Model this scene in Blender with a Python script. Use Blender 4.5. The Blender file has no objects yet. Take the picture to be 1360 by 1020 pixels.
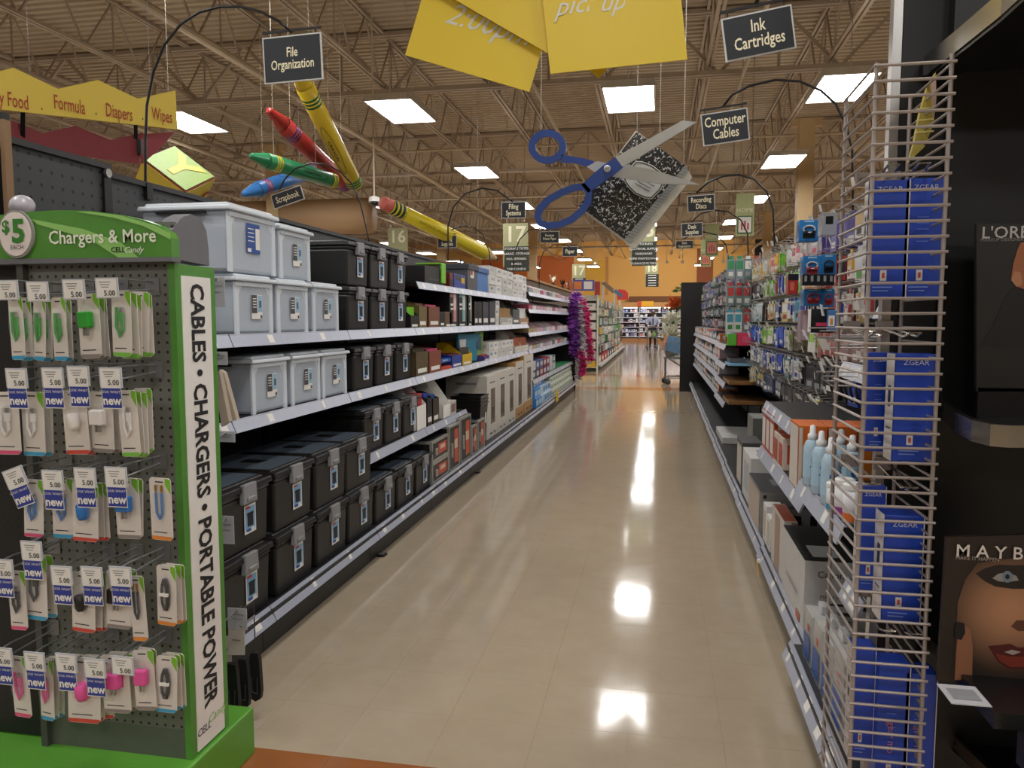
import bpy, math, random
from mathutils import Vector, Matrix
random.seed(11)
SC = bpy.context.scene; COL = SC.collection
# ---------------- camera ----------------
F, CX, CY, H = 1020.0, 680.0, 510.0, 1.37
YAW, PIT = math.radians(10.7316), math.radians(-4.8194)
cam_data = bpy.data.cameras.new('camera'); cam = bpy.data.objects.new('camera', cam_data); COL.objects.link(cam)
cam.location = (0, 0, H); cam.rotation_euler = (math.pi/2 + PIT, 0, YAW)
cam_data.sensor_width = 36.0; cam_data.lens = F*36.0/1360.0; cam_data.clip_start = 0.05; cam_data.clip_end = 300
SC.camera = cam
# ---------------- world, exposure ----------------
w = bpy.data.worlds.new('world'); SC.world = w; w.use_nodes = True
w.node_tree.nodes['Background'].inputs[0].default_value = (1.0, 0.96, 0.9, 1); w.node_tree.nodes['Background'].inputs[1].default_value = 0.15
SC.view_settings.view_transform = 'Standard'; SC.view_settings.look = 'None'
SC.view_settings.exposure = 0.28; SC.view_settings.gamma = 1.0; SC.view_settings.use_curve_mapping = False
DECK_GLOW = 2.5  # strength of the added upward glow that brightens the roof deck
LAMP = 17.0          # radiance of the ceiling fixtures
# ---------------- pixel -> point ----------------
_f = Vector((-math.sin(YAW)*math.cos(PIT), math.cos(YAW)*math.cos(PIT), math.sin(PIT)))
_r = Vector((math.cos(YAW), math.sin(YAW), 0)); _u = _r.cross(_f)
def ray(px, py): return _f + _r*((px-CX)/F) - _u*((py-CY)/F)
def onX(px, py, X): d = ray(px, py); t = X/d.x; return Vector((X, t*d.y, H+t*d.z))
def onY(px, py, Y): d = ray(px, py); t = Y/d.y; return Vector((t*d.x, Y, H+t*d.z))
def onZ(px, py, Z): d = ray(px, py); t = (Z-H)/d.z; return Vector((t*d.x, t*d.y, Z))
# ---------------- materials ----------------
def lin(c): return c/12.92 if c <= 0.04045 else ((c+0.055)/1.055)**2.4
def rgb(h): h = h.lstrip('#'); return tuple(lin(int(h[i:i+2], 16)/255) for i in (0, 2, 4))
_mc = {}
def M(h, rough=.5, metal=0., var=.10, scale=25., bump=0., alpha=1., spec=.5, detail=2., stretch=None):
    k = (h, rough, metal, var, scale, bump, alpha, spec, stretch)
    if k in _mc: return _mc[k]
    m = bpy.data.materials.new('mat_'+h); m.use_nodes = True; nt = m.node_tree; N = nt.nodes; L = nt.links
    b = N['Principled BSDF']; c = rgb(h)
    tc = N.new('ShaderNodeTexCoord'); no = N.new('ShaderNodeTexNoise'); no.inputs['Scale'].default_value = scale; no.inputs['Detail'].default_value = detail
    if stretch:
        mp = N.new('ShaderNodeMapping'); mp.inputs['Scale'].default_value = stretch; L.new(tc.outputs['Object'], mp.inputs[0]); L.new(mp.outputs[0], no.inputs['Vector'])
    else: L.new(tc.outputs['Object'], no.inputs['Vector'])
    mx = N.new('ShaderNodeMix'); mx.data_type = 'RGBA'
    mx.inputs[6].default_value = tuple(min(1, x*(1-var)) for x in c)+(1,); mx.inputs[7].default_value = tuple(min(1, x*(1+var)) for x in c)+(1,)
    L.new(no.outputs[0], mx.inputs[0]); L.new(mx.outputs[2], b.inputs['Base Color'])
    b.inputs['Roughness'].default_value = rough; b.inputs['Metallic'].default_value = metal; b.inputs['Specular IOR Level'].default_value = spec
    if bump:
        bp = N.new('ShaderNodeBump'); bp.inputs['Strength'].default_value = bump; bp.inputs['Distance'].default_value = .002; L.new(no.outputs[0], bp.inputs['Height']); L.new(bp.outputs[0], b.inputs['Normal'])
    if alpha < 1:
        t = N.new('ShaderNodeBsdfTransparent'); ms = N.new('ShaderNodeMixShader'); ms.inputs[0].default_value = alpha
        L.new(t.outputs[0], ms.inputs[1]); L.new(b.outputs[0], ms.inputs[2]); L.new(ms.outputs[0], N['Material Output'].inputs[0])
    _mc[k] = m; return m
def emitter(name, col, strength):
    m = bpy.data.materials.new(name); m.use_nodes = True; nt = m.node_tree; b = nt.nodes['Principled BSDF']
    no = nt.nodes.new('ShaderNodeTexNoise'); no.inputs['Scale'].default_value = 3
    mx = nt.nodes.new('ShaderNodeMix'); mx.data_type = 'RGBA'; mx.inputs[6].default_value = col+(1,); mx.inputs[7].default_value = tuple(x*.97 for x in col)+(1,)
    nt.links.new(no.outputs[0], mx.inputs[0]); nt.links.new(mx.outputs[2], b.inputs['Emission Color']); b.inputs['Emission Strength'].default_value = strength
    b.inputs['Base Color'].default_value = (.8, .8, .8, 1); return m
WHITE = M('e6e4df', .5); PAPER = M('eceae4', .6, var=.04); BLACK = M('131313', .45); DKGREY = M('2b2b2d', .5); GREY = M('8b8c8e', .45); LTGREY = M('bdbec2', .45)
STEEL = M('a9a7a4', .3, .85, var=.08); WIRE = M('b3aea9', .35, .6, var=.06); CHROME = M('b0aba3', .22, 1.0, var=.05); BLKM = M('0e0e0f', .35)
CRAFT = M('a9814f', .7); INK = M('1c1c1e', .6); RAIL = M('b9bfcf', .3, .25, var=.05)
# ---------------- mesh builder (world coordinates) ----------------
WLOC = {}
class MB:
    def __init__(s): s.v = []; s.f = []; s.m = []
    def add(s, vs, fs, mi=0):
        n = len(s.v); s.v += [tuple(v) for v in vs]; s.f += [tuple(i+n for i in q) for q in fs]; s.m += [mi]*len(fs); return s
    def box(s, x0, x1, y0, y1, z0, z1, mi=0, top=1.0, topy=None):
        cx, cy = (x0+x1)/2, (y0+y1)/2; ty = top if topy is None else topy
        a = [(x, y, z0) for x, y in ((x0, y0), (x1, y0), (x1, y1), (x0, y1))]
        b = [(cx+(x-cx)*top, cy+(y-cy)*ty, z1) for x, y in ((x0, y0), (x1, y0), (x1, y1), (x0, y1))]
        return s.add(a+b, [(3, 2, 1, 0), (4, 5, 6, 7), (0, 1, 5, 4), (1, 2, 6, 5), (2, 3, 7, 6), (3, 0, 4, 7)], mi)
    def obox(s, c, hx, hy, hz, mi=0):      # c centre, three half-axis vectors
        c = Vector(c); vs = [c+hx*i+hy*j+hz*k for k in (-1, 1) for i, j in ((-1, -1), (1, -1), (1, 1), (-1, 1))]
        return s.add(vs, [(3, 2, 1, 0), (4, 5, 6, 7), (0, 1, 5, 4), (1, 2, 6, 5), (2, 3, 7, 6), (3, 0, 4, 7)], mi)
    def bar(s, a, b, w, h=None, mi=0):     # square bar between points
        a, b = Vector(a), Vector(b); d = b-a; L = d.length
        if L < 1e-6: return s
        d /= L; q = Vector((0, 0, 1)) if abs(d.z) < .95 else Vector((1, 0, 0)); x = d.cross(q).normalized(); y = x.cross(d)
        return s.obox((a+b)/2, x*w/2, y*(h or w)/2, d*L/2, mi)
    def tube(s, pts, r, n=6, mi=0, closed=False):
        P = [Vector(p) for p in pts]; k = len(P); vs = []; fs = []; prev = None
        rr = r if isinstance(r, (list, tuple)) else [r]*k
        for i, p in enumerate(P):
            if closed: t = P[(i+1) % k]-P[i-1]
            else: t = P[min(i+1, k-1)]-P[max(i-1, 0)]
            t.normalize()
            if prev is None: q = Vector((0, 0, 1)) if abs(t.z) < .9 else Vector((1, 0, 0)); x = t.cross(q).normalized()
            else: x = (prev - t*prev.dot(t)).normalized()
            prev = x; y = t.cross(x)
            vs += [p+(x*math.cos(2*math.pi*j/n)+y*math.sin(2*math.pi*j/n))*rr[i] for j in range(n)]
        for i in range(k if closed else k-1):
            a, b = i*n, ((i+1) % k)*n
            fs += [(a+j, a+(j+1) % n, b+(j+1) % n, b+j) for j in range(n)]
        if not closed: fs += [tuple(range(n-1, -1, -1)), tuple((k-1)*n+j for j in range(n))]
        return s.add(vs, fs, mi)
    def lathe(s, prof, c, n=14, mi=0, ax=None):   # prof [(r, t)], axis ax
        c = Vector(c); a = Vector(ax or (0, 0, 1)).normalized(); q = Vector((1, 0, 0)) if abs(a.x) < .9 else Vector((0, 1, 0)); x = a.cross(q).normalized(); y = a.cross(x)
        vs = [c+a*t+(x*math.cos(2*math.pi*j/n)+y*math.sin(2*math.pi*j/n))*r for r, t in prof for j in range(n)]
        fs = [(i*n+j, i*n+(j+1) % n, (i+1)*n+(j+1) % n, (i+1)*n+j) for i in range(len(prof)-1) for j in range(n)]
        fs += [tuple(range(n-1, -1, -1)), tuple((len(prof)-1)*n+j for j in range(n))]
        return s.add(vs, fs, mi)
    def plate(s, poly, th, mi=0, side=None):      # planar 3D polygon given thickness vector th
        th = Vector(th); n = len(poly); P = [Vector(p) for p in poly]
        s.add(P+[p+th for p in P], [tuple(range(n-1, -1, -1)), tuple(range(n, 2*n))], mi)
        return s.add(P+[p+th for p in P], [(i, (i+1) % n, n+(i+1) % n, n+i) for i in range(n)], mi if side is None else side)
    def quad(s, a, b, c, d, mi=0): return s.add([a, b, c, d], [(0, 1, 2, 3)], mi)
    def build(s, name, mats, parent=None, org=None, smooth=False, bevel=0, weld=False):
        if not isinstance(mats, (list, tuple)): mats = [mats]
        if parent is not None: org = WLOC[parent.name]
        elif org is None:
            xs, ys, zs = zip(*s.v); org = ((min(xs)+max(xs))/2, (min(ys)+max(ys))/2, min(zs))
        org = Vector(org); me = bpy.data.meshes.new(name)
        me.from_pydata([tuple(Vector(v)-org) for v in s.v], [], s.f)
        for m in mats: me.materials.append(m)
        me.polygons.foreach_set('material_index', s.m)
        if smooth: me.polygons.foreach_set('use_smooth', [True]*len(s.f))
        me.update()
        o = bpy.data.objects.new(name, me); COL.objects.link(o); WLOC[o.name] = org
        if parent is not None: o.parent = parent
        else: o.location = org
        if bevel:
            b = o.modifiers.new('bevel', 'BEVEL'); b.width = bevel; b.segments = 2; b.limit_method = 'ANGLE'
        return o
_seen = {}
def tag(o, label, cat, group=None):
    if label in _seen and not group: print('DUP LABEL', label)
    _seen[label] = 1
    n = len(label.split())
    if n < 4 or n > 16: print('LABEL LEN', n, label)
    o['label'] = label; o['category'] = cat
    if group: o['group'] = group
    return o
def thing(name, label, cat, loc, group=None):
    o = bpy.data.objects.new(name, None); COL.objects.link(o); o.location = loc; o.empty_display_size = .05; WLOC[o.name] = Vector(loc); return tag(o, label, cat, group)
def struct(o): o['kind'] = 'structure'; return o
def dup(o, loc=None, rot=None, parent=None, label=None, cat=None, group=None):
    c = o.copy(); COL.objects.link(c)
    if parent is not None: c.parent = parent
    if loc is not None: c.location = loc
    if rot is not None: c.rotation_euler = rot
    if label: tag(c, label, cat or o['category'], group)
    for ch in o.children: dup(ch, parent=c)
    return c
ORD = ['first', 'second', 'third', 'fourth', 'fifth', 'sixth', 'seventh', 'eighth', 'ninth', 'tenth', 'eleventh', 'twelfth', 'thirteenth', 'fourteenth', 'fifteenth', 'sixteenth', 'seventeenth', 'eighteenth', 'nineteenth', 'twentieth']
ORD += ['twenty-'+o for o in ORD[:9]] + ['thirtieth'] + ['thirty-'+o for o in ORD[:9]] + ['fortieth'] + ['forty-'+o for o in ORD[:9]]
# ---------------- lettering ----------------
_tc = {}
TS = bpy.data.scenes.new('text_scratch')
def textmesh(s, bold=0., shear=0., align='CENTER', lead=1.0):
    k = (s, bold, shear, align, lead)
    if k in _tc: return _tc[k]
    cu = bpy.data.curves.new('txt', 'FONT'); cu.body = s; cu.size = 1; cu.offset = bold; cu.shear = shear; cu.align_x = align; cu.align_y = 'CENTER'; cu.resolution_u = 2; cu.space_line = lead
    o = bpy.data.objects.new('txt', cu); TS.collection.objects.link(o); vl = TS.view_layers[0]; vl.update()
    me = bpy.data.meshes.new_from_object(o.evaluated_get(vl.depsgraph))
    bpy.data.objects.remove(o); bpy.data.curves.remove(cu); _tc[k] = me; return me
_tm = {}
def text(s, size, mat, c, right, up, parent, bold=0., shear=0., sx=1., lift=.0012, name='lettering', align='CENTER', lead=1.0):
    me0 = textmesh(s, bold, shear, align, lead); k = (me0.name, mat.name)
    if k not in _tm:
        me = me0.copy(); me.name = 'lettering'; me.materials.clear(); me.materials.append(mat); _tm[k] = me
    r, u = Vector(right).normalized(), Vector(up).normalized(); n = r.cross(u)
    o = bpy.data.objects.new(name, _tm[k]); COL.objects.link(o); o.parent = parent
    c = Vector(c)+n*lift - WLOC[parent.name]
    m = Matrix((r*size*sx, u*size, n*size)).transposed().to_4x4(); m.translation = c; o.matrix_local = m; WLOC[o.name] = WLOC[parent.name]
    return o
def patch(mb, c, r, u, w, h, mi=0, lift=.0008):
    r, u, c = Vector(r), Vector(u), Vector(c); n = r.cross(u); c = c+n*lift
    mb.quad(c-r*w/2-u*h/2, c+r*w/2-u*h/2, c+r*w/2+u*h/2, c-r*w/2+u*h/2, mi); return mb
XP, XN, YP, YN, ZP = Vector((1, 0, 0)), Vector((-1, 0, 0)), Vector((0, 1, 0)), Vector((0, -1, 0)), Vector((0, 0, 1))
# ================= SETTING =================
def tile_mat(name, base, alt, grout, size, rough=.085):
    m = bpy.data.materials.new(name); m.use_nodes = True; nt = m.node_tree; N = nt.nodes; L = nt.links; b = N['Principled BSDF']
    tc = N.new('ShaderNodeNewGeometry'); no = N.new('ShaderNodeTexNoise'); no.inputs['Scale'].default_value = 5; no.inputs['Detail'].default_value = 8; no.inputs['Roughness'].default_value = .7
    L.new(tc.outputs['Position'], no.inputs['Vector'])
    mx = N.new('ShaderNodeMix'); mx.data_type = 'RGBA'; mx.inputs[6].default_value = rgb(base)+(1,); mx.inputs[7].default_value = rgb(alt)+(1,)
    L.new(no.outputs[0], mx.inputs[0]); col = mx.outputs[2]
    if grout:
        br = N.new('ShaderNodeTexBrick'); br.offset = 0; br.inputs['Scale'].default_value = 1; br.inputs['Brick Width'].default_value = size; br.inputs['Row Height'].default_value = size; br.inputs['Mortar Size'].default_value = .0012
        br.inputs['Mortar'].default_value = rgb(grout)+(1,); L.new(tc.outputs['Position'], br.inputs['Vector']); L.new(col, br.inputs['Color1']); L.new(col, br.inputs['Color2']); col = br.outputs['Color']
    L.new(col, b.inputs['Base Color'])
    n2 = N.new('ShaderNodeTexNoise'); n2.inputs['Scale'].default_value = 9; n2.inputs['Detail'].default_value = 3; L.new(tc.outputs['Position'], n2.inputs['Vector'])
    mr = N.new('ShaderNodeMapRange'); mr.inputs['To Min'].default_value = rough*.6; mr.inputs['To Max'].default_value = rough*1.5; L.new(n2.outputs[0], mr.inputs[0]); L.new(mr.outputs[0], b.inputs['Roughness'])
    bp = N.new('ShaderNodeBump'); bp.inputs['Strength'].default_value = .07; bp.inputs['Distance'].default_value = .004; L.new(n2.outputs[0], bp.inputs['Height']); L.new(bp.outputs[0], b.inputs['Normal'])
    return m
T = .3048; TX0, TY0, NX, NR = -1.60, 1.86, 8, 37
beige = tile_mat('vinyl_tile', 'a6967f', 'bbac95', None, T); terra = tile_mat('terracotta_tile', '8f5730', 'a4683c', None, T)
beige_far = tile_mat('vinyl_tile_far', 'a6967f', 'bbac95', '968870', T); terra_far = tile_mat('terracotta_far', '9a5d33', 'ad6f40', '7a5030', T)
TX1, TY1 = TX0+NX*T, TY0+NR*T
mb = MB()
for x0, x1, y0, y1, mi in ((-26, 20, -14, TY0-.6, 0), (-26, TX0, TY0-.6, 15.0, 0), (TX1, 20, TY0-.6, 15.0, 0), (TX0, TX1, TY0-.6, TY0, 1), (TX0, TX1, TY1, 15.0, 0), (-26, 20, 15.0, 15.6, 1), (-26, 20, 15.6, 18.6, 0), (-26, 20, 18.6, 19.2, 1), (-26, 20, 19.2, 47, 0), (-26, 20, 47, 52, 1)):
    mb.quad((x0, y0, 0), (x1, y0, 0), (x1, y1, 0), (x0, y1, 0), mi)
mb.quad((TX0, TY0, -.004), (TX1, TY0, -.004), (TX1, TY1, -.004), (TX0, TY1, -.004), 2)
floor = struct(mb.build('floor', [beige_far, terra_far, M('93846a', .6)], org=(0, 0, 0)))
def tilemesh(name, m):
    g = .0003; me = MB().box(g, T-g, g, T-g, -.0035, 0, 0).build(name, m, floor); return me
for j in range(NR):
    for i in range(NX):
        if j == 0 and i == 0: t_ter = tilemesh('tile', terra); o = t_ter
        elif j == 1 and i == 0: t_bei = tilemesh('tile', beige); o = t_bei
        else: o = (t_ter if j == 0 else t_bei).copy(); COL.objects.link(o)
        o.location = (TX0+i*T, TY0+j*T, 0)
# ceiling: ribbed steel deck on open-web joists
DECK = 6.35
tan = M('a8977f', .7, var=.08, scale=2); tan2 = M('a59480', .65, var=.08, scale=3); tan3 = M('b8a890', .6, var=.06)
mb = MB(); pr = []; y = -14.0
while y < 52: pr += [(y, 0), (y+.09, 0), (y+.11, .045), (y+.17, .045)]; y += .19
vs = [(x, a, DECK+b) for a, b in pr for x in (-26, 20)]
mb.add(vs, [(2*i, 2*i+1, 2*i+3, 2*i+2) for i in range(len(pr)-1)])
ceil = struct(mb.build('ceiling', tan, org=(0, 0, DECK)))
JB = 5.45
def joist(name, x0, y0, x1, y1, zb, zt, pitch, wch, wweb):
    mb = MB(); a, b = Vector((x0, y0, 0)), Vector((x1, y1, 0)); d = (b-a).normalized(); s = Vector((d.y, -d.x, 0)); L = (b-a).length
    for z in (zb, zt):
        for sg in (-1, 1): mb.bar(a+s*sg*wch*.8+ZP*z, b+s*sg*wch*.8+ZP*z, wch)
    n = int(L/pitch)
    for i in range(n):
        p, q, r = a+d*(i*pitch), a+d*((i+.5)*pitch), a+d*((i+1)*pitch)
        mb.bar(p+ZP*zb, q+ZP*zt, wweb); mb.bar(q+ZP*zt, r+ZP*zb, wweb)
        if i % 2 == 0: mb.bar(q+ZP*zb, q+ZP*zt, wweb*.8)
    return mb.build(name, tan2, ceil)
j0 = joist('roof_joist', 0, -12, 0, 50, JB, DECK-.03, 1.25, .045, .026)
k = 0
for i in range(-13, 10):
    x = .75+i*1.85; o = j0 if k == 0 else j0.copy(); k += 1
    if o is not j0: COL.objects.link(o)
    o.location = (x, 0, 0)
g0 = joist('roof_girder', -25, 0, 19, 0, JB-.12, DECK-.05, 1.85, .07, .05)
for i, gy in enumerate((-1.5, 6.0, 13.2, 20.6, 28.0, 35.4, 42.8)):
    o = g0 if i == 0 else g0.copy()
    if i: COL.objects.link(o)
    o.location = (0, gy, 0)
for i, (x, z, r) in enumerate(((-6.2, 5.2, .05), (-2.1, 5.25, .035), (1.25, 5.2, .03), (5.0, 5.2, .05), (-10.3, 5.2, .05))):
    MB().tube([(x, -12, z), (x, 50, z)], r, 8).build('sprinkler_pipe', tan3, ceil)
for y in (8.5, 17.8, 25.0, 33.0): MB().tube([(-25, y, 5.33), (19, y, 5.33)], .03, 8).build('sprinkler_pipe', tan3, ceil)
p = onY(430, 288, 17.5); MB().tube([(-25, 17.5, p.z), (p.x+1.2, 17.5, p.z)], .42, 16).build('air_duct', M('a38461', .6, var=.05), ceil, smooth=True)
# walls
wt = M('d8a75e', .7, var=.05, scale=.6); wo = M('b9622c', .7, var=.06, scale=.6); wr = M('8b4a2c', .7); wy = M('d0a23c', .7)
BW = 50.0
struct(MB().box(-26, 20, BW, BW+.3, 0, DECK+.1).build('wall_back', wt)); wb = bpy.data.objects['wall_back']
p, q = onY(712, 340, BW), onY(762, 394, BW); MB().box(p.x, q.x, BW-.06, BW-.005, q.z, p.z).build('painted_panel', wo, wb)
p, q = onY(640, 340, BW), onY(700, 394, BW); MB().box(p.x, q.x, BW-.06, BW-.005, q.z, p.z).build('painted_panel', wo, wb)
p, q = onY(926, 330, BW), onY(945, 440, BW); MB().box(p.x, q.x, BW-.06, BW-.005, 0, p.z).build('painted_panel', wr, wb)
p, q = onY(776, 346, BW), onY(804, 392, BW); MB().box(p.x, q.x, BW-.08, BW-.01, q.z, p.z).build('painted_panel', wy, wb); MB().box(q.x, q.x+.16, BW-.1, BW-.01, q.z, p.z+.2).build('pilaster', M('b9824a', .7), wb)
p, q = onY(836, 394, BW), onY(920, 404, BW); MB().box(p.x, q.x, BW-.7, BW-.01, q.z, p.z).build('soffit', M('6e4526', .7), wb)
struct(MB().box(-26.3, -26, -14, BW, 0, DECK+.1).build('wall_left', M('b39a78', .8))); struct(MB().box(20, 20.3, -14, BW, 0, DECK+.1).build('wall_right', M('b08a5c', .8)))
struct(MB().box(-26, 20, -14.3, -14, 0, DECK+.1).build('wall_front', M('b39a78', .8)))
# square columns
for i, (x, y) in enumerate(((2.93, 17.0), (-9.0, 17.2), (4.05, 31.0), (-9.0, 31.5), (-5.1, 31.5))):
    c = M('b99e74', .6, var=.04); mb = MB().box(x-.15, x+.15, y-.15, y+.15, .25, JB); mb.box(x-.19, x+.19, y-.19, y+.19, .0, .25); mb.box(x-.3, x+.3, y-.1, y+.1, JB-.14, JB+.02)
    struct(mb.build('column_%d' % (i+1), c))
# hanging fluorescent fixtures
em = emitter('lamp_diffuser', (1.0, .985, .975), LAMP); em2 = emitter('added_uplight', (1.0, .97, .92), DECK_GLOW); fx = M('cfcac0', .5)  # em2: glow added on the housing tops to lift the deck
FW, FL, FZ = .34, .62, 4.3
mb = MB(); mb.box(-FW, FW, -FL, FL, .02, .09, 0); mb.box(-FW, -FW+.02, -FL, FL, 0, .02, 0); mb.box(FW-.02, FW, -FL, FL, 0, .02, 0); mb.box(-FW, FW, -FL, -FL+.02, 0, .02, 0); mb.box(-FW, FW, FL-.02, FL, 0, .02, 0)
XS = (-16.8, -13.5, -10.25, -7.0, -3.62, -.42, 2.25, 5.5, 8.8, 12.1); YS = (-8.0, -3.3, 1.4, 6.05, 10.7, 15.35, 20.0, 24.5, 29.0, 33.5, 38.5, 43.5)
near = lambda x: 'far left' if x < -12 else ('left' if x < -2 else ('above the aisle' if x < 1 else 'right'))
f0 = None
for j, y in enumerate(YS):
    for i, x in enumerate(XS):
        if x < -11 and y < 8: continue
        lab = 'bright ceiling light panel, %s row from the back wall, %s from the left' % (ORD[len(YS)-1-j], ORD[i])
        if f0 is None:
            f0 = thing('ceiling_light', lab, 'light', (0, 0, 0), 'hanging fluorescent fixtures')
            mb.build('housing', fx, f0); MB().quad((-FW+.05, -FL+.05, .0915), (FW-.05, -FL+.05, .0915), (FW-.05, FL-.05, .0915), (-FW+.05, FL-.05, .0915)).build('added_uplight_panel', em2, f0); MB().quad((-FW+.02, -FL+.02, .012), (-FW+.02, FL-.02, .012), (FW-.02, FL-.02, .012), (FW-.02, -FL+.02, .012)).build('diffuser', em, f0)
            for sy in (-.5, .5): MB().tube([(0, sy, .09), (0, sy, JB-FZ)], .005, 4).build('hanger_wire', STEEL, f0)
            f0.location = (x, y, FZ)
        else: dup(f0, (x, y, FZ), label=lab, group='hanging fluorescent fixtures')
# ================= LEFT GONDOLA =================
def pegmat(h, sp, r, ax, rough=.5):
    m = bpy.data.materials.new('pegboard_'+h); m.use_nodes = True; nt = m.node_tree; N = nt.nodes; L = nt.links; b = N['Principled BSDF']
    g = N.new('ShaderNodeNewGeometry'); s = N.new('ShaderNodeSeparateXYZ'); L.new(g.outputs['Position'], s.inputs[0])
    def f(sock):
        a = N.new('ShaderNodeMath'); a.operation = 'DIVIDE'; a.inputs[1].default_value = sp; L.new(sock, a.inputs[0])
        q = N.new('ShaderNodeMath'); q.operation = 'FRACT'; L.new(a.outputs[0], q.inputs[0])
        t = N.new('ShaderNodeMath'); t.operation = 'SUBTRACT'; t.inputs[1].default_value = .5; L.new(q.outputs[0], t.inputs[0])
        w = N.new('ShaderNodeMath'); w.operation = 'POWER'; w.inputs[1].default_value = 2; L.new(t.outputs[0], w.inputs[0]); return w.outputs[0]
    A, B = f(s.outputs[ax[0]]), f(s.outputs[ax[1]])
    ad = N.new('ShaderNodeMath'); L.new(A, ad.inputs[0]); L.new(B, ad.inputs[1])
    lt = N.new('ShaderNodeMath'); lt.operation = 'LESS_THAN'; lt.inputs[1].default_value = (r/sp)**2; L.new(ad.outputs[0], lt.inputs[0])
    mx = N.new('ShaderNodeMix'); mx.data_type = 'RGBA'; c = rgb(h); mx.inputs[6].default_value = c+(1,); mx.inputs[7].default_value = tuple(x*.12 for x in c)+(1,)
    L.new(lt.outputs[0], mx.inputs[0]); L.new(mx.outputs[2], b.inputs['Base Color']); b.inputs['Roughness'].default_value = rough; return m
PEG_L = pegmat('3a3c3f', .0508, .007, (1, 2)); SHB = M('17181a', .45, var=.1)
XB, XS_, XD = -2.2, -1.67, -1.52        # spine face, shelf lip, base-deck lip
ZD = .185; Z2 = 1.306; Z3 = .957; Z1 = onX(600, 381, XS_).z; Z4 = onX(617, 546, -1.60).z
def price_rail(par, X, y0, y1, z, sg, h=.052, lean=.022):   # sg +1 faces +X
    mb = MB(); g = .004
    mb.plate([(X, y0+g, z-h), (X, y1-g, z-h), (X-sg*lean, y1-g, z), (X-sg*lean, y0+g, z)], (-sg*.006, 0, -.002), 0)
    r = mb.build('price_rail', RAIL, par)
    n = random.randint(2, 4)
    for k in range(n):
        c = y0+(y1-y0)*(k+.3+.4*random.random())/n; wd = random.choice((.03, .05, .05)); up = Vector((-sg*lean, 0, h)).normalized()
        patch(MB(), Vector((X-sg*lean/2, c, z-h/2)), YP*sg, up, wd, h*.72, 0, .001).build('price_label', PAPER, r)
    return r
def shelf(par, X, xb, y0, y1, z, sg):
    s = MB().box(min(X-sg*.02, xb), max(X-sg*.02, xb), y0+.002, y1-.002, z-.025, z).build('shelf', SHB, par)
    price_rail(par, X, y0, y1, z+.004, sg)
    return s
SB = [(onX(733, 394, -1.66).z), onX(733, 413, -1.66).z, onX(725, 440, -1.66).z, Z3, onX(733, 493, -1.62).z]
for i in range(11):
    y0 = 1.62+1.2*i; y1 = y0+1.2
    if i == 0: y0 = 2.2
    u = thing('gondola_section', 'black shelving section on the left of the aisle, %s from the charger display' % ORD[i], 'shelving unit', ((XB+XD)/2, (y0+y1)/2, 0), 'left gondola sections')
    zt = 1.972 if i == 0 else 1.942
    if i > 6: zt = 1.55
    MB().box(XB-.06, XB, y0, y1-.004, .1, zt).build('back_panel', PEG_L, u)
    if i < 7: MB().box(XB-.075, XB+.015, y0, y1-.002, zt, zt+.022).build('top_cap', DKGREY, u)
    MB().box(XB-.02, XB+.012, y1-.045, y1-.002, 0, zt-.01).build('upright', BLACK, u)
    MB().box(XB, XD-.01, y0+.002, y1-.002, ZD-.03, ZD).build('base_deck', SHB, u)
    MB().box(XB, XD-.06, y0+.002, y1-.002, .0, ZD-.03).build('kick_plate', BLACK, u)
    price_rail(u, XD+.005, y0, y1, ZD+.015, 1, .06, .03)
    if i < 7:
        shelf(u, XS_, XB, y0, y1, Z2, 1)
        shelf(u, XS_, XB, y0, y1, Z3, 1)
        if i >= 3: shelf(u, XS_, XB, y0 if i > 3 else y0+.05, y1, Z1, 1)
        if i in (2, 3): shelf(u, -1.60, XB, y0, y1, Z4, 1)
    else:
        for z in SB: shelf(u, -1.66 if z > .7 else -1.60, XB, y0, y1, z, 1)
for yb in (2.84,):
    MB().lathe([(.018, 0), (.018, .012)], (XB+.012, yb-.05, 1.955), 10, ax=(1, 0, 0)).build('cap_bolt', STEEL, bpy.data.objects['gondola_section'])
# end panel of the left run
ep = MB().box(XB-.5, -1.56, 14.83, 14.87, 0, 1.62); tag(ep.build('gondola_end_panel', M('161617', .5)), 'black end panel closing the left run behind the feather boas', 'panel')
# ---- black file totes ----
def stick(mb, c, r, u, w, h):    # paper sticker 0 white,1 blue,2 dark
    patch(mb, c, r, u, w, h, 0, .0006); patch(mb, Vector(c)+Vector(u)*h*.02, r, u, w*.84, h*.84, 1, .0012); patch(mb, Vector(c)-Vector(u)*h*.06, r, u, w*.5, h*.4, 2, .0018)
    patch(mb, Vector(c)+Vector(u)*h*.18, r, u, w*.56, h*.1, 2, .0018); patch(mb, Vector(c)-Vector(u)*h*.38+Vector(r)*w*.2, r, u, w*.3, h*.13, 0, .002); patch(mb, Vector(c)-Vector(u)*h*.38-Vector(r)*w*.15, r, u, w*.35, h*.1, 3, .002); patch(mb, Vector(c)+Vector(u)*h*.4-Vector(r)*w*.18, r, u, w*.4, h*.07, 4, .002)
STK = [PAPER, M('7fb0d6', .5), M('191b22', .5), M('2c4c9c', .5), M('c33a33', .5)]
TB = M('1d1c1b', .42, var=.12, scale=60, bump=.05); TL = M('6f7c8c', .28, var=.06, alpha=.85); LATCH = M('8d8e90', .45)
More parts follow.
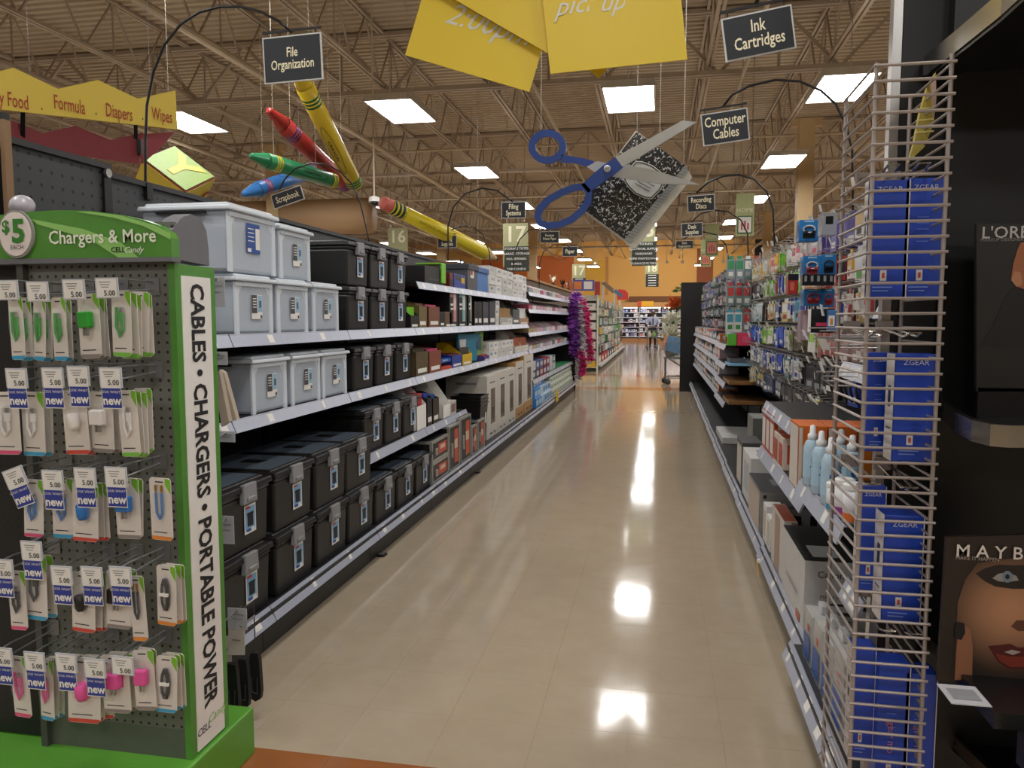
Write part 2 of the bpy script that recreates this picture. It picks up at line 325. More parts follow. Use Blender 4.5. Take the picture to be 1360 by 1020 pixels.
def make_black_tote(W, D, Hh, label):
    t = thing('file_tote', label, 'storage box', (0, 0, 0), 'black file totes')
    b = MB(); b.box(-D/2+.012, D/2-.022, -W/2+.022, W/2-.022, .0, Hh*.80, 0, 1.03, 1.05)
    b.box(-D/2+.004, D/2-.010, -W/2+.010, W/2-.010, Hh*.80, Hh*.88)
    b.build('body', TB, t, bevel=.012)
    l = MB(); l.box(-D/2, D/2, -W/2, W/2, Hh*.88, Hh*.97, 0, .98); l.box(-D/2+.02, D/2-.03, -W/2+.02, W/2-.02, Hh*.97, Hh, 0, .96); lid = l.build('lid', TB, t, bevel=.006)
    MB().box(-D/2+.035, D/2-.05, -W/2+.035, W/2-.035, Hh, Hh+.0015).build('lid_inset', M('56616d', .25, var=.06), lid)
    MB().box(-.05, .05, -.035, .035, Hh+.0012, Hh+.004).build('handle_recess', BLACK, lid)
    x = D/2-.004; la = MB(); la.box(x-.01, x+.012, -.052, .052, Hh*.70, Hh*.99, 0, .9); la.box(x+.008, x+.018, -.03, .03, Hh*.74, Hh*.80)
    la.build('latch', LATCH, t, bevel=.004)
    s = MB(); stick(s, (D/2-.0165, .03, Hh*.44), YP, ZP, .088, .115); s.build('label_sticker', STK, t)
    return t
TLP = M('dbe6f2', .32, var=.04, alpha=.66, spec=.4); TRIM = M('e9f1f8', .35, var=.04, alpha=.82)
def make_clear_tote(W, D, Hh, label, blue=False):
    t = thing('clear_file_tote', label, 'storage box', (0, 0, 0), 'clear file totes')
    b = MB(); b.box(-D/2+.012, D/2-.026, -W/2+.024, W/2-.024, 0, Hh*.88, 0, 1.02, 1.03); b.build('body', TLP, t, bevel=.014)
    f = MB(); x = D/2-.022
    for sg in (-1, 1): f.box(x-.006, x+.003, sg*(W/2-.03)-.014, sg*(W/2-.03)+.014, .0, Hh*.86)
    for sg in (-1, 1): f.add([(x, sg*(W/2-.045), Hh*.86), (x, sg*(W/2-.045), Hh*.66), (x, sg*(W/2-.09), Hh*.86)], [(0, 1, 2)])
    f.box(x-.008, x+.006, -W/2+.02, W/2-.02, Hh*.8, Hh*.87)
    f.build('front_rib', TRIM, t)
    l = MB(); l.box(-D/2, D/2, -W/2, W/2, Hh*.88, Hh*.95, 0, .985); l.box(-D/2+.02, D/2-.02, -W/2+.02, W/2-.02, Hh*.95, Hh, 0, .97); l.build('lid', TRIM, t, bevel=.006)
    MB().box(-.12, .10, -W/2-.003, -W/2+.012, Hh*.83, Hh*.865).build('handle_slot', BLACK, t)
    s = MB(); c = Vector((D/2-.0185, .015, Hh*.46))
    if blue:
        patch(s, c+Vector((0, -.015, .02)), YP, ZP, .11, .125, 3); patch(s, c+Vector((0, .02, .02)), YP, ZP, .035, .09, 0, .0016); patch(s, c+Vector((0, -.05, -.03)), YP, ZP, .03, .016, 0, .0016)
        for k in range(4): patch(s, c+Vector((0, -.035, .06-.017*k)), YP, ZP, .05, .004, 0, .0016)
    else:
        patch(s, c, YP, ZP, .09, .105, 0); patch(s, c+Vector((0, -.022, .012)), YP, ZP, .044, .078, 2, .0016); patch(s, c+Vector((0, .024, .014)), YP, ZP, .036, .07, 1, .0016)
        patch(s, c+Vector((0, .026, .012)), YP, ZP, .02, .03, 5, .0022); patch(s, c+Vector((0, .034, -.042)), YP, ZP, .016, .014, 2, .0016)
        for k in range(4): patch(s, c+Vector((0, -.022, .035-.012*k)), YP, ZP, .03, .004, 0, .0024)
    s.build('label_sticker', [PAPER, M('9cc3d8', .5), M('46484c', .5), M('234f9e', .5), M('c33a33', .5), M('4d6a8c', .5)], t)
    return t
_tp = {}
def tote(kind, X, yc, z, W, label, D=.42, Hh=.252):
    k = (kind, round(W, 2), Hh); x = X-D/2
    if k not in _tp:
        o = (make_black_tote if kind == 'b' else make_clear_tote)(W, D, Hh, label, *((True,) if kind == 'cb' else ())); _tp[k] = o; o.location = (x, yc, z)
    else: dup(_tp[k], (x, yc, z), label=label, group=_tp[k]['group'])
XT = -1.69
tote('cb', XT, 3.20*.9575, Z2+.258, .42, 'large clear plastic bin with blue label on top of the clear totes', Hh=.28)
tote('c', XT, 3.61*.9575, Z2+.254, .345, 'clear file tote stacked on top beside the blue-label bin')
for y, n in ((3.2, 'nearest'), (3.57, 'middle'), (3.96, 'farthest')): tote('c', XT, y*.9575, Z2+.001, .345, 'clear file tote, %s of three on the upper shelf' % n)
for y, n in ((3.32, 'nearest'), (3.70, 'middle'), (4.06, 'farthest')): tote('c', XT, y*.9575, Z3+.001, .335, 'clear file tote, %s of three on the shelf below' % n)
for y, n in ((4.42, 'nearest'), (4.79, 'middle'), (5.16, 'farthest')):
    tote('b', XT, y*.9575, Z2+.254, .345, 'black file tote on top of the upper stack, %s of three' % n); tote('b', XT, y*.9575, Z2+.001, .345, 'black file tote on the upper shelf under another, %s of three' % n)
for y, n in ((4.49, 'nearest'), (4.87, 'middle'), (5.25, 'farthest')): tote('b', XT, y*.9575, Z3+.001, .345, 'black file tote beside the clear totes on the middle shelf, %s of three' % n)
for y, n in ((2.345, 'nearest'), (2.71, 'second'), (3.12, 'third'), (3.52, 'fourth'), (3.905, 'fifth')): tote('b', -1.56, y, ZD+.001, .385, 'black file tote at the bottom of the low double stack, %s' % n, Hh=.272)
for y, n in ((2.73, 'nearest'), (3.14, 'second'), (3.54, 'third'), (3.91, 'farthest')): tote('b', -1.57, y, ZD+.274, .385, 'black file tote on top of the low double stack, %s' % n, Hh=.272)
for y, n in ((4.29, 'nearest'), (4.665, 'middle'), (5.04, 'farthest')): tote('b', -1.56, y, ZD+.001, .365, 'black file tote in the single bottom row under the short shelf, %s' % n)
for y, n in ((4.295, 'nearest'), (4.645, 'middle'), (4.995, 'farthest')): tote('b', -1.63, y, Z4+.001, .345, 'black file tote on the short lower shelf, %s of three' % n)
# ---- cartons ----
def facepts(f, x0, x1, y0, y1, z0, z1):
    return {'+X': (Vector((x1, (y0+y1)/2, (z0+z1)/2)), YP, ZP, y1-y0, z1-z0), '-X': (Vector((x0, (y0+y1)/2, (z0+z1)/2)), YN, ZP, y1-y0, z1-z0),
            '-Y': (Vector(((x0+x1)/2, y0, (z0+z1)/2)), XP, ZP, x1-x0, z1-z0), '+Z': (Vector(((x0+x1)/2, (y0+y1)/2, z1)), XP, YP, x1-x0, y1-y0)}[f]
def carton(name, label, cat, x0, x1, y0, y1, z0, z1, mat, prints=(), group=None, bevel=.002, words=(), seam=True):
    b = MB().box(x0, x1, y0, y1, z0, z1)
    o = b.build(name, mat, bevel=bevel); tag(o, label, cat, group)
    if prints:
        p = MB(); ms = []
        for n, (f, u, v, w, h, m) in enumerate(prints):
            c, r, up, W, Hh = facepts(f, x0, x1, y0, y1, z0, z1)
            if m not in ms: ms.append(m)
            patch(p, c+r*(u-.5)*W+up*(v-.5)*Hh, r, up, w*W, h*Hh, ms.index(m), .0008+.0003*n)
        p.build('printed_panel', ms, o)
    for (f, u, v, s, t, m) in words:
        c, r, up, W, Hh = facepts(f, x0, x1, y0, y1, z0, z1); text(t, s, m, c+r*(u-.5)*W+up*(v-.5)*Hh, r, up, o, lift=.004)
    return o
def LB(name, label, cat, a, b, ytop, z0, Xf, depth, mat, prints=(), group=None, ymid=None, **k):   # carton on a left shelf from pixel columns a..b
    ym = ymid or ytop; y0 = onX(a, ym, Xf).y; y1 = onX(b, ym, Xf).y-.003; z1 = onX(a, ytop, Xf).z
    if z0 < .3: z1 = min(z1, Z3-.04)
    return carton(name, label, cat, Xf-depth, Xf, y0, y1, z0+.001, max(z1, z0+.03), mat, prints, group, **k)
def magfile(label, a, b, ytop, z0, Xf, mat, inner=None, depth=.24, cat='file holder', group=None, low=.45):
    # magazine file: low front, slanted sides, tall back
    y0, y1 = onX(a, ytop, Xf).y, onX(b, ytop, Xf).y-.004; zt = onX(a, ytop, Xf).z; z0 += .001; hf = z0+(zt-z0)*low; t = .004
    mb = MB(); mb.box(Xf-depth, Xf, y0, y1, z0, z0+t); mb.box(Xf-t, Xf, y0, y1, z0, hf); mb.box(Xf-depth, Xf-depth+t, y0, y1, z0, zt)
    for y in (y0, y1-t): mb.plate([(Xf-depth, y, z0), (Xf, y, z0), (Xf, y, hf), (Xf-depth*.55, y, zt), (Xf-depth, y, zt)], (0, t, 0))
    o = tag(mb.build('magazine_file', mat), label, cat, group)
    patch(MB(), (Xf, (y0+y1)/2, z0+(hf-z0)*.22), YP, ZP, (y1-y0)*.7, (hf-z0)*.18, 0).build('label_sticker', PAPER, o)
    if inner: MB().box(Xf-depth+.02, Xf-.03, y0+.012, y1-.012, z0+t, hf+(zt-hf)*.55).build('contents', inner, o)
    return o
XF = -1.695
BRN = M('6b4a33', .6); RBR = M('7c4730', .55); TANB = M('75633a', .6); GRY = M('4a4b50', .6); BLU = M('2b5dab', .45); NAV = M('2a2c38', .6); PINK = M('d94a80', .5); TEAL = M('2c8fae', .45); LIME = M('79c526', .45); YEL = M('e0b917', .45); RED = M('b22a2c', .45); RBLUE = M('1f3f9e', .4); GDK = M('3c3d42', .5)
# top shelf
o = LB('archive_box', 'black file box with a lime green strap on the top shelf', 'file box', 564, 590, 352, Z1, XF, .3, M('18181a', .5), [('+X', .5, .3, .6, .12, GDK)])
y0, y1 = onX(584, 365, XF).y, onX(590, 365, XF).y; z1 = onX(587, 352, XF).z
MB().box(XF-.2, XF+.012, y0, y1, z1, z1+.014).box(XF, XF+.014, y0+.01, y1, Z1+.02, z1+.01).build('carry_strap', LIME, o, bevel=.004)
LB('card_box', 'small red and black carton beside the brown file box', 'box', 597, 602, 362, Z1, XF, .2, M('77221f', .5), [('+X', .5, .3, .8, .5, BLACK)])
LB('archive_box', 'brown woodgrain file box on the top shelf', 'file box', 606, 616, 347, Z1, XF-.13, .3, BRN, [('+X', .5, .6, .5, .12, BLACK)])
LB('supply_carton', 'small blue and yellow carton in front of the brown file box', 'box', 603, 618, 363, Z1, XF, .1, RBLUE, [('+X', .35, .75, .5, .4, GDK), ('+X', .78, .6, .3, .4, YEL)])
for nm, a, b, m, ms, tp in (('grey', 621, 634, M('55565a', .5), M('3e3f44', .5), 348), ('bright blue', 634, 648, M('3f7cc4', .4), M('2f66ab', .4), 352)):
    o = LB('archive_box', '%s plastic file box with a snap lid on the top shelf' % nm, 'file box', a, b, tp+5, Z1, XF, .3, m, [('+X', .45, .72, .35, .38, PAPER), ('+X', .4, .75, .2, .2, RED)] if nm == 'grey' else [('+X', .5, .93, .14, .06, BLACK)])
    y0, y1 = onX(a, 360, XF).y, onX(b, 360, XF).y; z1 = onX(a, tp+5, XF).z; MB().box(XF-.3, XF+.012, y0-.008, y1+.006, z1-.03, z1+.022).build('lid', ms, o, bevel=.006)
    MB().tube([(XF-.1, y0+.12, z1+.02), (XF-.1, y0+.13, z1+.06), (XF-.1, y1-.13, z1+.06), (XF-.1, y1-.12, z1+.02)], .008, 6).build('handle', BLACK, o)
def small_boxes(names, X, y0, y1, n, z0, hs, pl, group, depth=.14, prn=True, mat=None):
    dy = (y1-y0)/n
    for r, h in enumerate(hs):
        for k in range(n):
            if r == len(hs)-1 and len(hs) > 2 and k % 5 == 4: continue
            m = mat or random.choice((PAPER, WHITE, M('d8d6d0', .6)))
            c = random.choice((GREY, M('8c9cb0', .5), M('9a4a4a', .5), LTGREY, BLU)); jx = random.uniform(0, .012)
            carton('index_card_box', '%s, %s row up, %s from the near end' % (names, ORD[r], ORD[k]), 'box', X-depth-jx, X-jx, y0+k*dy+.003, y0+(k+1)*dy-.003, z0+.001+sum(hs[:r]), z0+sum(hs[:r+1])-.001, m, [('+X', .5, .6, .6, .3, M('c9cacb', .5)), ('+X', .4, .58, .25, .2, c), ('-Y', .5, .5, .7, .35, LTGREY)], group, bevel=0)
small_boxes('small white supply carton on the top shelf', XF, onX(651, 385, XF).y, onX(700, 395, XF).y, 7, Z1, (.095, .095, .095), 0, 'white cartons on the top shelf', .2)
# second shelf
magfile('black magazine file with lime tab on the second shelf', 545, 556, 398, Z2, XF, M('161616', .5), LIME)
magfile('olive tan magazine file on the second shelf', 556, 567, 399, Z2, XF, TANB, BRN, low=.8); magfile('rust brown magazine file with a pink sticker', 569, 584, 402, Z2, XF, RBR, PINK, low=.85)
LB('desk_box', 'low black desk box on the second shelf', 'box', 584, 591, 414, Z2, XF, .2, BLACK, [('+X', .5, .2, .6, .15, PAPER)]); LB('desk_box', 'low brown desk box on the second shelf', 'box', 591, 600, 414, Z2, XF, .2, BRN, [('+X', .5, .12, .6, .14, PAPER)])
for nm, a, b, c1, c2 in (('pink', 597, 608, M('c77d7c', .5), M('e6c9c4', .5)), ('teal', 609, 620, M('7fb5b0', .5), M('cfe3df', .5)), ('slim green', 622, 627, M('8d9a78', .5), M('d5d9cc', .5))):
    LB('file_sorter_carton', 'tall black carton with %s printed strip on the second shelf' % nm, 'box', a, b, 386, Z2, XF, .22, M('17171a', .5), [('+X', .62, .55, .34, .8, c2), ('+X', .6, .32, .3, .3, c1), ('+X', .25, .62, .3, .06, PAPER), ('+X', .25, .5, .26, .05, PAPER), ('+X', .25, .9, .4, .16, c1), ('+X', .4, .05, .6, .05, PAPER)])
for k, (a, b) in enumerate(((630, 635), (635, 640), (641, 649), (650, 658))): magfile('dark plastic magazine file, %s of four together on the second shelf' % ORD[k], a, b, 398, Z2, XF, BLACK if k < 2 else M('3b3c47', .5), None, low=.93)
small_boxes('white box stacked by the dark magazine files', XF, onX(659, 410, XF).y, onX(664, 410, XF).y, 1, Z2, (.09, .09, .08), 0, 'white boxes by the dark files', .2)
magfile('craft brown and grey magazine file with slanted side', 664, 681, 398, Z2, XF, M('b6b4ac', .6), CRAFT, low=.3); magfile('dark grey magazine file near the second shelf end', 681, 690, 402, Z2, XF, M('55585a', .6), None, low=.7)
magfile('brown cardboard magazine file at the second shelf end', 690, 702, 398, Z2, XF, M('b08767', .6), WHITE, low=.25); small_boxes('small white box before the craft magazine file', XF+.005, onX(664, 425, XF).y, onX(680, 425, XF).y, 3, Z2, (.07,), 0, 'low white boxes on second shelf', .015)
# third shelf
magfile('olive brown magazine file on the third shelf', 552, 569, 460, Z3, XF, M('5a4a2c', .6), M('463a26', .6), low=.8); magfile('rust red magazine file with pink papers', 570, 586, 462, Z3, XF, M('8a4630', .55), PINK, low=.86)
LB('card_pack', 'flat red card pack under a blue one', 'box', 586, 600, 488, Z3, XF, .2, M('c5402c', .45)); o = LB('card_pack', 'blue shrink-wrapped card pack on a red one', 'box', 586, 599, 479, Z3+.062, XF, .2, M('2f63b8', .25), [('+X', .4, .6, .5, .3, M('8fb4dd', .3))])
magfile('royal blue magazine file on the third shelf', 600, 614, 470, Z3, XF, RBLUE, M('6b2034', .5), low=.86); magfile('bright yellow magazine file on the third shelf', 614, 627, 456, Z3, XF+.005, YEL, M('3d342a', .5), low=.5)
for nm, a, b, tp, m, tl in (('teal', 612, 640, 443, TEAL, .05), ('lime green', 634, 645, 441, M('8ab83a', .45), .02)):
    y0, y1 = onX(a, 460, XF-.06).y, onX(b, 460, XF-.06).y; zt = onX(b, tp, XF-.06).z; x = XF-.07
    mb = MB().plate([(x, y0, Z3+.03), (x, y1-.18, Z3+.005), (x-.01, y1, zt), (x-.02, y0+.02, zt+.01)], (-.02, 0, 0))
    o = tag(mb.build('document_folder', m), '%s document folder leaning on the third shelf' % nm, 'folder')
    MB().plate([(x+.001, y0+.03, zt-.16), (x+.001, y0+.2, zt-.18), (x-.007, y0+.26, zt-.04), (x-.016, y0+.05, zt-.04)], (.001, 0, 0)).build('cover_print', PAPER if tl > .03 else M('35607a', .5), o)
magfile('purple magazine file next to white boxes', 643, 650, 470, Z3, XF, M('4b3f86', .5), RED, low=.6)
small_boxes('small white carton on the third shelf', XF, onX(650, 480, XF).y, onX(682, 475, XF).y, 6, Z3, (.09, .085), 0, 'white cartons on the third shelf', .2)
for k, (a, b) in enumerate(((684, 693), (693, 702))): magfile('white and rust magazine file, %s at the end of third shelf' % ('nearer' if k == 0 else 'farther'), a, b, 440, Z3, XF, M('d9d2c8', .6), M('a0522d', .6), low=.3)
# short lower shelf
XQ = -1.63
magfile('white magazine file with red spine print', 553, 566, 514, Z4, XQ, PAPER, RED, low=.55); magfile('black magazine file beside the white one on the short shelf', 567, 574, 520, Z4, XQ, BLACK, RBLUE, low=.8)
magfile('blue-black magazine file on the short shelf', 575, 583, 522, Z4, XQ, M('3a3122', .5), M('1e4b8c', .5), low=.8); magfile('white tilted desk file near the end of the short shelf', 588, 598, 508, Z4, XQ, PAPER, None, low=.35); LB('photo_box', 'small printed photo box at the end of the short shelf', 'box', 598, 606, 534, Z4, XQ, .12, M('c8c2bb', .5), [('+X', .5, .5, .7, .6, M('87605a', .5))])
# steel cash boxes with red stickers
XG = -1.565; ORG = M('c9583c', .5); SIL = M('b4b2ad', .4, .5)
def cashbox(label, a, b, y_, z0, h, vertical):
    y0, y1 = onX(a, y_, XG).y, onX(b, y_, XG).y-.006; z0 += .001; d = .13 if a > 626 else .3
    t = thing('lock_box', label, 'lock box', (XG-d/2, (y0+y1)/2, z0), 'lock boxes on the bottom deck'); MB().box(XG-d, XG-.004, y0+.004, y1-.004, z0+.002, z0+h-.002).build('body', M('202022', .4), t)
    e = .018
    for (ya, yb, za, zb) in ((y0, y0+e, z0, z0+h), (y1-e, y1, z0, z0+h), (y0+e, y1-e, z0, z0+e), (y0+e, y1-e, z0+h-e, z0+h)): MB().box(XG-.02, XG, ya, yb, za, zb).build('metal_edge', SIL, t)
    MB().box(XG-d, XG-.02, y0, y0+e, z0+h-e, z0+h+.001).build('metal_edge', SIL, t)
    w, hh = (y1-y0), h; s = MB(); patch(s, (XG-.004, (y0+y1)/2+(.15 if not vertical else .2)*w, z0+h*.5), YP, ZP, w*(.5 if not vertical else .36), hh*(.5 if not vertical else .75), 0)
    patch(s, (XG-.004, (y0+y1)/2+.15*w, z0+h*.55), YP, ZP, w*.3, hh*.2, 1, .0016); s.build('sticker', [ORG, M('e3c4b0', .5)], t)
    MB().box(XG-.004, XG+.006, y0+w*.18, y0+w*.3, z0+h*.3, z0+h*.6).build('latch', SIL, t)
for a, b, z, h, lab in ((574, 596, 0, .155, 'black lock box with silver edges, lower of the flat pair'), (574, 596, .157, .155, 'black lock box with silver edges, upper of the flat pair'), (597, 611, 0, .36, 'tall black lock box with silver edges beside the flat pair'), (612, 626, 0, .38, 'tallest black lock box with silver edges in the middle'), (627, 634, 0, .26, 'small upright black lock box with silver edges'), (635, 644, 0, .28, 'small upright lock box nearest the waste bins')):
    cashbox(lab, a, b, 590, ZD+z, h, h > .2)
# nested waste bins
yc = 6.95
for k in range(3):
    mb = MB(); z = ZD+.002+k*.035; Hh = .40; D, W = .14, .155
    for (s0, s1, za, zb) in ((.82, 1.0, z, z+Hh),):
        a = [(-D*s0, -W*s0), (D*s0, -W*s0), (D*s0, W*s0), (-D*s0, W*s0)]; b = [(-D, -W), (D, -W), (D, W), (-D, W)]
        mb.add([(-1.72+x, yc+y, za) for x, y in a]+[(-1.72+x, yc+y, zb) for x, y in b], [(3, 2, 1, 0), (0, 1, 5, 4), (1, 2, 6, 5), (2, 3, 7, 6), (3, 0, 4, 7)])
    o = tag(mb.build('waste_bin', M('1b1a1a', .4)), 'black plastic waste bin, %s of the nested three' % ('bottom', 'middle', 'top')[k], 'waste bin')
    MB().tube([(-1.72-D, yc-W, z+Hh), (-1.72+D, yc-W, z+Hh), (-1.72+D, yc+W, z+Hh), (-1.72-D, yc+W, z+Hh)], .011, 6, closed=True).build('rim', M('1b1a1a', .4), o)
    if k == 0: patch(MB(), (-1.72+D*.95+.004, yc+.07, z+Hh*.65), YP, ZP, .05, .1).build('label_sticker', PAPER, o)
# shredder cartons
XH = -1.63
for k, (a, b, tp, m) in enumerate(((647, 660.6, 500, M('cfcabf', .6)), (660.6, 673, 495, M('cfcabf', .6)), (673, 684.6, 491, M('cfcabf', .6)), (684.6, 695.6, 482, M('b98d57', .6)), (696, 708, 473, M('b98d57', .6)))):
    z1 = 0; lab = ('white shredder carton with photo strip, %s of three' % ('nearest', 'middle', 'farthest')[k]) if k < 3 else ('brown and white shredder carton beside the white ones' if k == 3 else 'tallest brown shredder carton at the section end')
    pr = [('+X', .55, .5, .42, .56, M('6b6058', .4)), ('+X', .55, .38, .28, .2, M('3a3430', .4)), ('+X', .5, .88, .5, .015, INK), ('+X', .35, .07, .2, .02, INK), ('+X', .7, .07, .12, .03, INK)]
    if k > 2: pr = [('+X', .5, .6, 1, .8, M('cfcabf', .6))]+pr
    if k == 0: pr += [('-Y', .5, .88, .5, .03, GREY), ('-Y', .4, .72, .5, .015, GREY), ('-Y', .5, .66, .7, .012, GREY), ('-Y', .65, .4, .4, .25, M('8f8b84', .5))]
    LB('shredder_carton', lab, 'box', a, b, tp, ZD, XH, .42, m, pr, ymid=520)
# far sections: pens and small packs
cols = ['d8d0cc', 'cfa3b3', 'c9c9cc', '9ba3a8', 'd9b9c4', 'b7a37a', '6d6f75', 'c05a78', 'e0dcd6']
for r, z in enumerate(SB[:4]):
    for k in range(14):
        y0 = 10.1+k*.335; c = M(random.choice(cols), .5); c2 = M(random.choice(cols), .5); x = -1.69
        nm = ('top', 'second', 'third', 'fourth')[r]
        t = thing('pen_tray', 'low tray of pens on the %s far-left shelf, %s from the near end' % (nm, ORD[k]), 'tray', (x-.12, y0+.18, z), 'pen trays on far-left shelves')
        mb = MB(); mb.box(x-.24, x, y0, y0+.32, z+.001, z+.012); mb.box(x-.006, x, y0, y0+.32, z+.012, z+.055); mb.box(x-.24, x, y0, y0+.006, z+.012, z+.07); mb.box(x-.24, x, y0+.314, y0+.32, z+.012, z+.07)
        mb.build('tray', c, t)
        for q in range(3): MB().plate([(x-.03, y0+.02+q*.103, z+.02), (x-.03, y0+.1+q*.103, z+.02), (x-.22, y0+.1+q*.103, z+.13), (x-.22, y0+.02+q*.103, z+.13)], (.008, 0, .012)).build('pen_pack', M(random.choice(cols), .4), t)
for k in range(7):
    y0 = 10.1+k*.34; m = [M('2e5f66', .5), M('4a3c60', .5), M('8a2430', .5), M('7a1f2a', .5), M('5d5480', .5), M('c9c4cf', .5), M('b9b4bf', .5)][k]
    for q in range(2): carton('index_card_pack', 'colourful card pack on the lowest far-left shelf, %s from near, %s layer' % (ORD[k], ('lower', 'upper')[q]), 'box', -1.64-.2, -1.64, y0, y0+.31, SB[4]+.001+q*.12, SB[4]+.12+q*.12, m if q == 0 else M(random.choice(('3d5a8c', '8c2c38', 'c8c5cc', '2f6a6a')), .5), [('+X', .5, .5, .7, .5, LTGREY)], 'card packs on the lowest shelf', bevel=0)
for k in range(6):
    y0 = 10.06+k*.25
    for q in range(3 if k < 4 else 2): carton('envelope_box', 'blue and white envelope box in the bottom far-left stack, %s from near, %s up' % (ORD[k], ORD[q]), 'box', -1.58-.24-.02*q, -1.58-.02*q, y0, y0+.242, ZD+.001+q*.125, ZD+.124+q*.125, M('3d8cd0', .4) if k < 2 or q == 2 else M('bcd3e6', .4), [('+X', .5, .5, .75, .55, M('b9d5ee', .4) if k < 3 else M('3d8cd0', .4))], 'blue envelope boxes', bevel=0)
for k in range(9):
    y0 = 11.6+k*.33
    for q in range(4): carton('envelope_box', 'green and white envelope box in the bottom far-left stack, %s from near, %s up' % (ORD[k], ORD[q]), 'box', -1.58-.24-.015*q, -1.58-.015*q, y0, y0+.322, ZD+.001+q*.098, ZD+.097+q*.098, M('d3d4c8', .5) if q < 3 else M('2f8050', .45), [('+X', .5, .5, .7, .4, M('7fa98c', .5))], 'green envelope boxes', bevel=0)
p = onX(740, 527, -1.5); t = tag(MB().plate([(-1.50, p.y-.13, .11), (-1.50, p.y+.13, .12), (-1.50, p.y+.13, .29), (-1.50, p.y-.13, .28)], (.004, 0, 0)).build('price_flag', M('e6bb12', .5)), 'yellow sale flag clipped to the bottom shelf edge', 'price tag'); text('2', .09, BLACK, (-1.495, p.y, .2), YP, ZP, t, bold=.02)
# ================= CHARGER DISPLAY (left end cap) =================
YF = 1.84; XR = -1.25
GRN = M('5a9b33', .4, var=.08, scale=6); GRN2 = M('528f33', .35, var=.06); LGRN = M('93c96b', .4, var=.05); PEG_C = pegmat('6f7068', .0254, .0042, (0, 2), .55); SLATE = M('6a6b6f', .45)
xl = onY(40, 400, YF).x; zb = .15; zt = onY(200, 346, YF).z
D = thing('charger_display', 'green and grey charger display stand with peg hooks at aisle end', 'display stand', ((xl+XR)/2, 2.0, 0))
MB().box(xl-.25, XR+.015, YF-.30, 2.14, 0, zb).build('base', GRN, D, bevel=.006)
MB().box(xl, XR-.005, YF, YF+.03, zb, zt+.1).build('pegboard_panel', PEG_C, D)
MB().box(xl-.02, xl, YF-.02, YF+.04, zb, zt+.1).build('panel_edge', M('4b4c48', .5), D)
MB().box(xl, XR-.006, YF-.003, YF, zb, zb+.085).build('kick_panel', M('5c5f55', .5), D)
zs = onX(250, 352, XR).z
sp = MB().box(XR-.02, XR, YF-.005, 2.02, zb, zs).build('side_panel', M('54903a', .45), D)
MB().box(XR, XR+.002, YF+.02, 1.995, zb+.01, zs-.03).build('side_poster', PAPER, sp)
def poly_px(pts, Y): return [onY(x, y, Y) for x, y in pts]
hp = [(-60, 346), (228, 342), (227, 316), (222, 307), (210, 299), (190, 292), (160, 285), (120, 280), (80, 279), (40, 281), (-60, 292)]
hd = MB().plate(poly_px(hp, YF-.03), (0, .035, 0)).build('header_board', GRN2, D)
sw = MB().plate(poly_px([(42, 291), (110, 304), (160, 322), (185, 343), (160, 344), (120, 318), (50, 298)], YF-.032), (0, .001, 0)); sw.plate(poly_px([(100, 281), (150, 289), (190, 300), (226, 318), (226, 310), (208, 300), (160, 286), (120, 281)], YF-.032), (0, .001, 0)); sw.build('swoosh_print', LGRN, hd)
MB().plate(poly_px([(-60, 352), (228, 347), (228, 341), (-60, 345)], YF-.036), (0, .04, 0)).build('header_trim', SLATE, D)
cp = [onX(x, y, XR) for x, y in ((228, 343), (278, 353), (277, 330), (274, 306), (266, 290), (253, 284), (240, 290), (230, 305))]
MB().plate(cp, (-.05, 0, 0)).build('header_side_cap', SLATE, D)
c0 = onY(21, 311, YF-.04); ci = []
def disc(c, rx, rz, n=28, y=0): return [(c.x+rx*math.cos(2*math.pi*i/n), c.y+y, c.z+rz*math.sin(2*math.pi*i/n)) for i in range(n)]
MB().plate(disc(c0, .054, .064), (0, .008, 0)).build('price_disc', M('8d8f86', .4), D); MB().plate(disc(c0, .048, .058, y=-.003), (0, .003, 0)).build('price_disc', M('e2d8d2', .5), D)
DKG = M('2f7d1f', .45)
text('5', .085, DKG, c0+Vector((.012, -.004, .004)), XP, ZP, D, bold=.035); text('$', .045, DKG, c0+Vector((-.026, -.004, .018)), XP, ZP, D, bold=.03); text('EACH', .016, INK, c0+Vector((.006, -.004, -.036)), XP, ZP, D)
def tpx(s, px, py, size, mat, Y, par, rot=0, **k):
    r = Vector((math.cos(rot), 0, math.sin(rot))); u = Vector((-math.sin(rot), 0, math.cos(rot))); return text(s, size, mat, onY(px, py, Y), r, u, par, **k)
tpx('Chargers & More', 135, 315, .049, M('e9ecd9', .5), YF-.033, D, rot=.0, bold=.014, sx=.92); tpx('CELL', 157, 332, .019, INK, YF-.033, D, bold=.02); tpx('Candy', 177, 332, .022, M('eef0e6', .5), YF-.033, D, shear=.4)
zm = (zs+zb)/2
text('CABLES \u2022 CHARGERS \u2022 PORTABLE POWER', .086, INK, (XR+.002, (YF+2.01)/2, zm+.035), -ZP, YP, sp, bold=.032, sx=.745)
text('CELL', .03, INK, (XR+.002, (YF+2.0)/2-.03, zb+.06), YP, ZP, sp, shear=.2, bold=.01); text('Candy', .036, M('8fbf5a', .5), (XR+.002, (YF+2.0)/2+.035, zb+.075), YP, ZP, sp, shear=.4)
# black neighbour panel on the far left
b = MB().box(-3.0, xl-.025, YF+.02, YF+.05, zb+.005, 1.62).build('pegboard_backing', pegmat('151516', .0254, .004, (0, 2))); tag(b, 'black pegboard backing left of the charger display', 'panel')
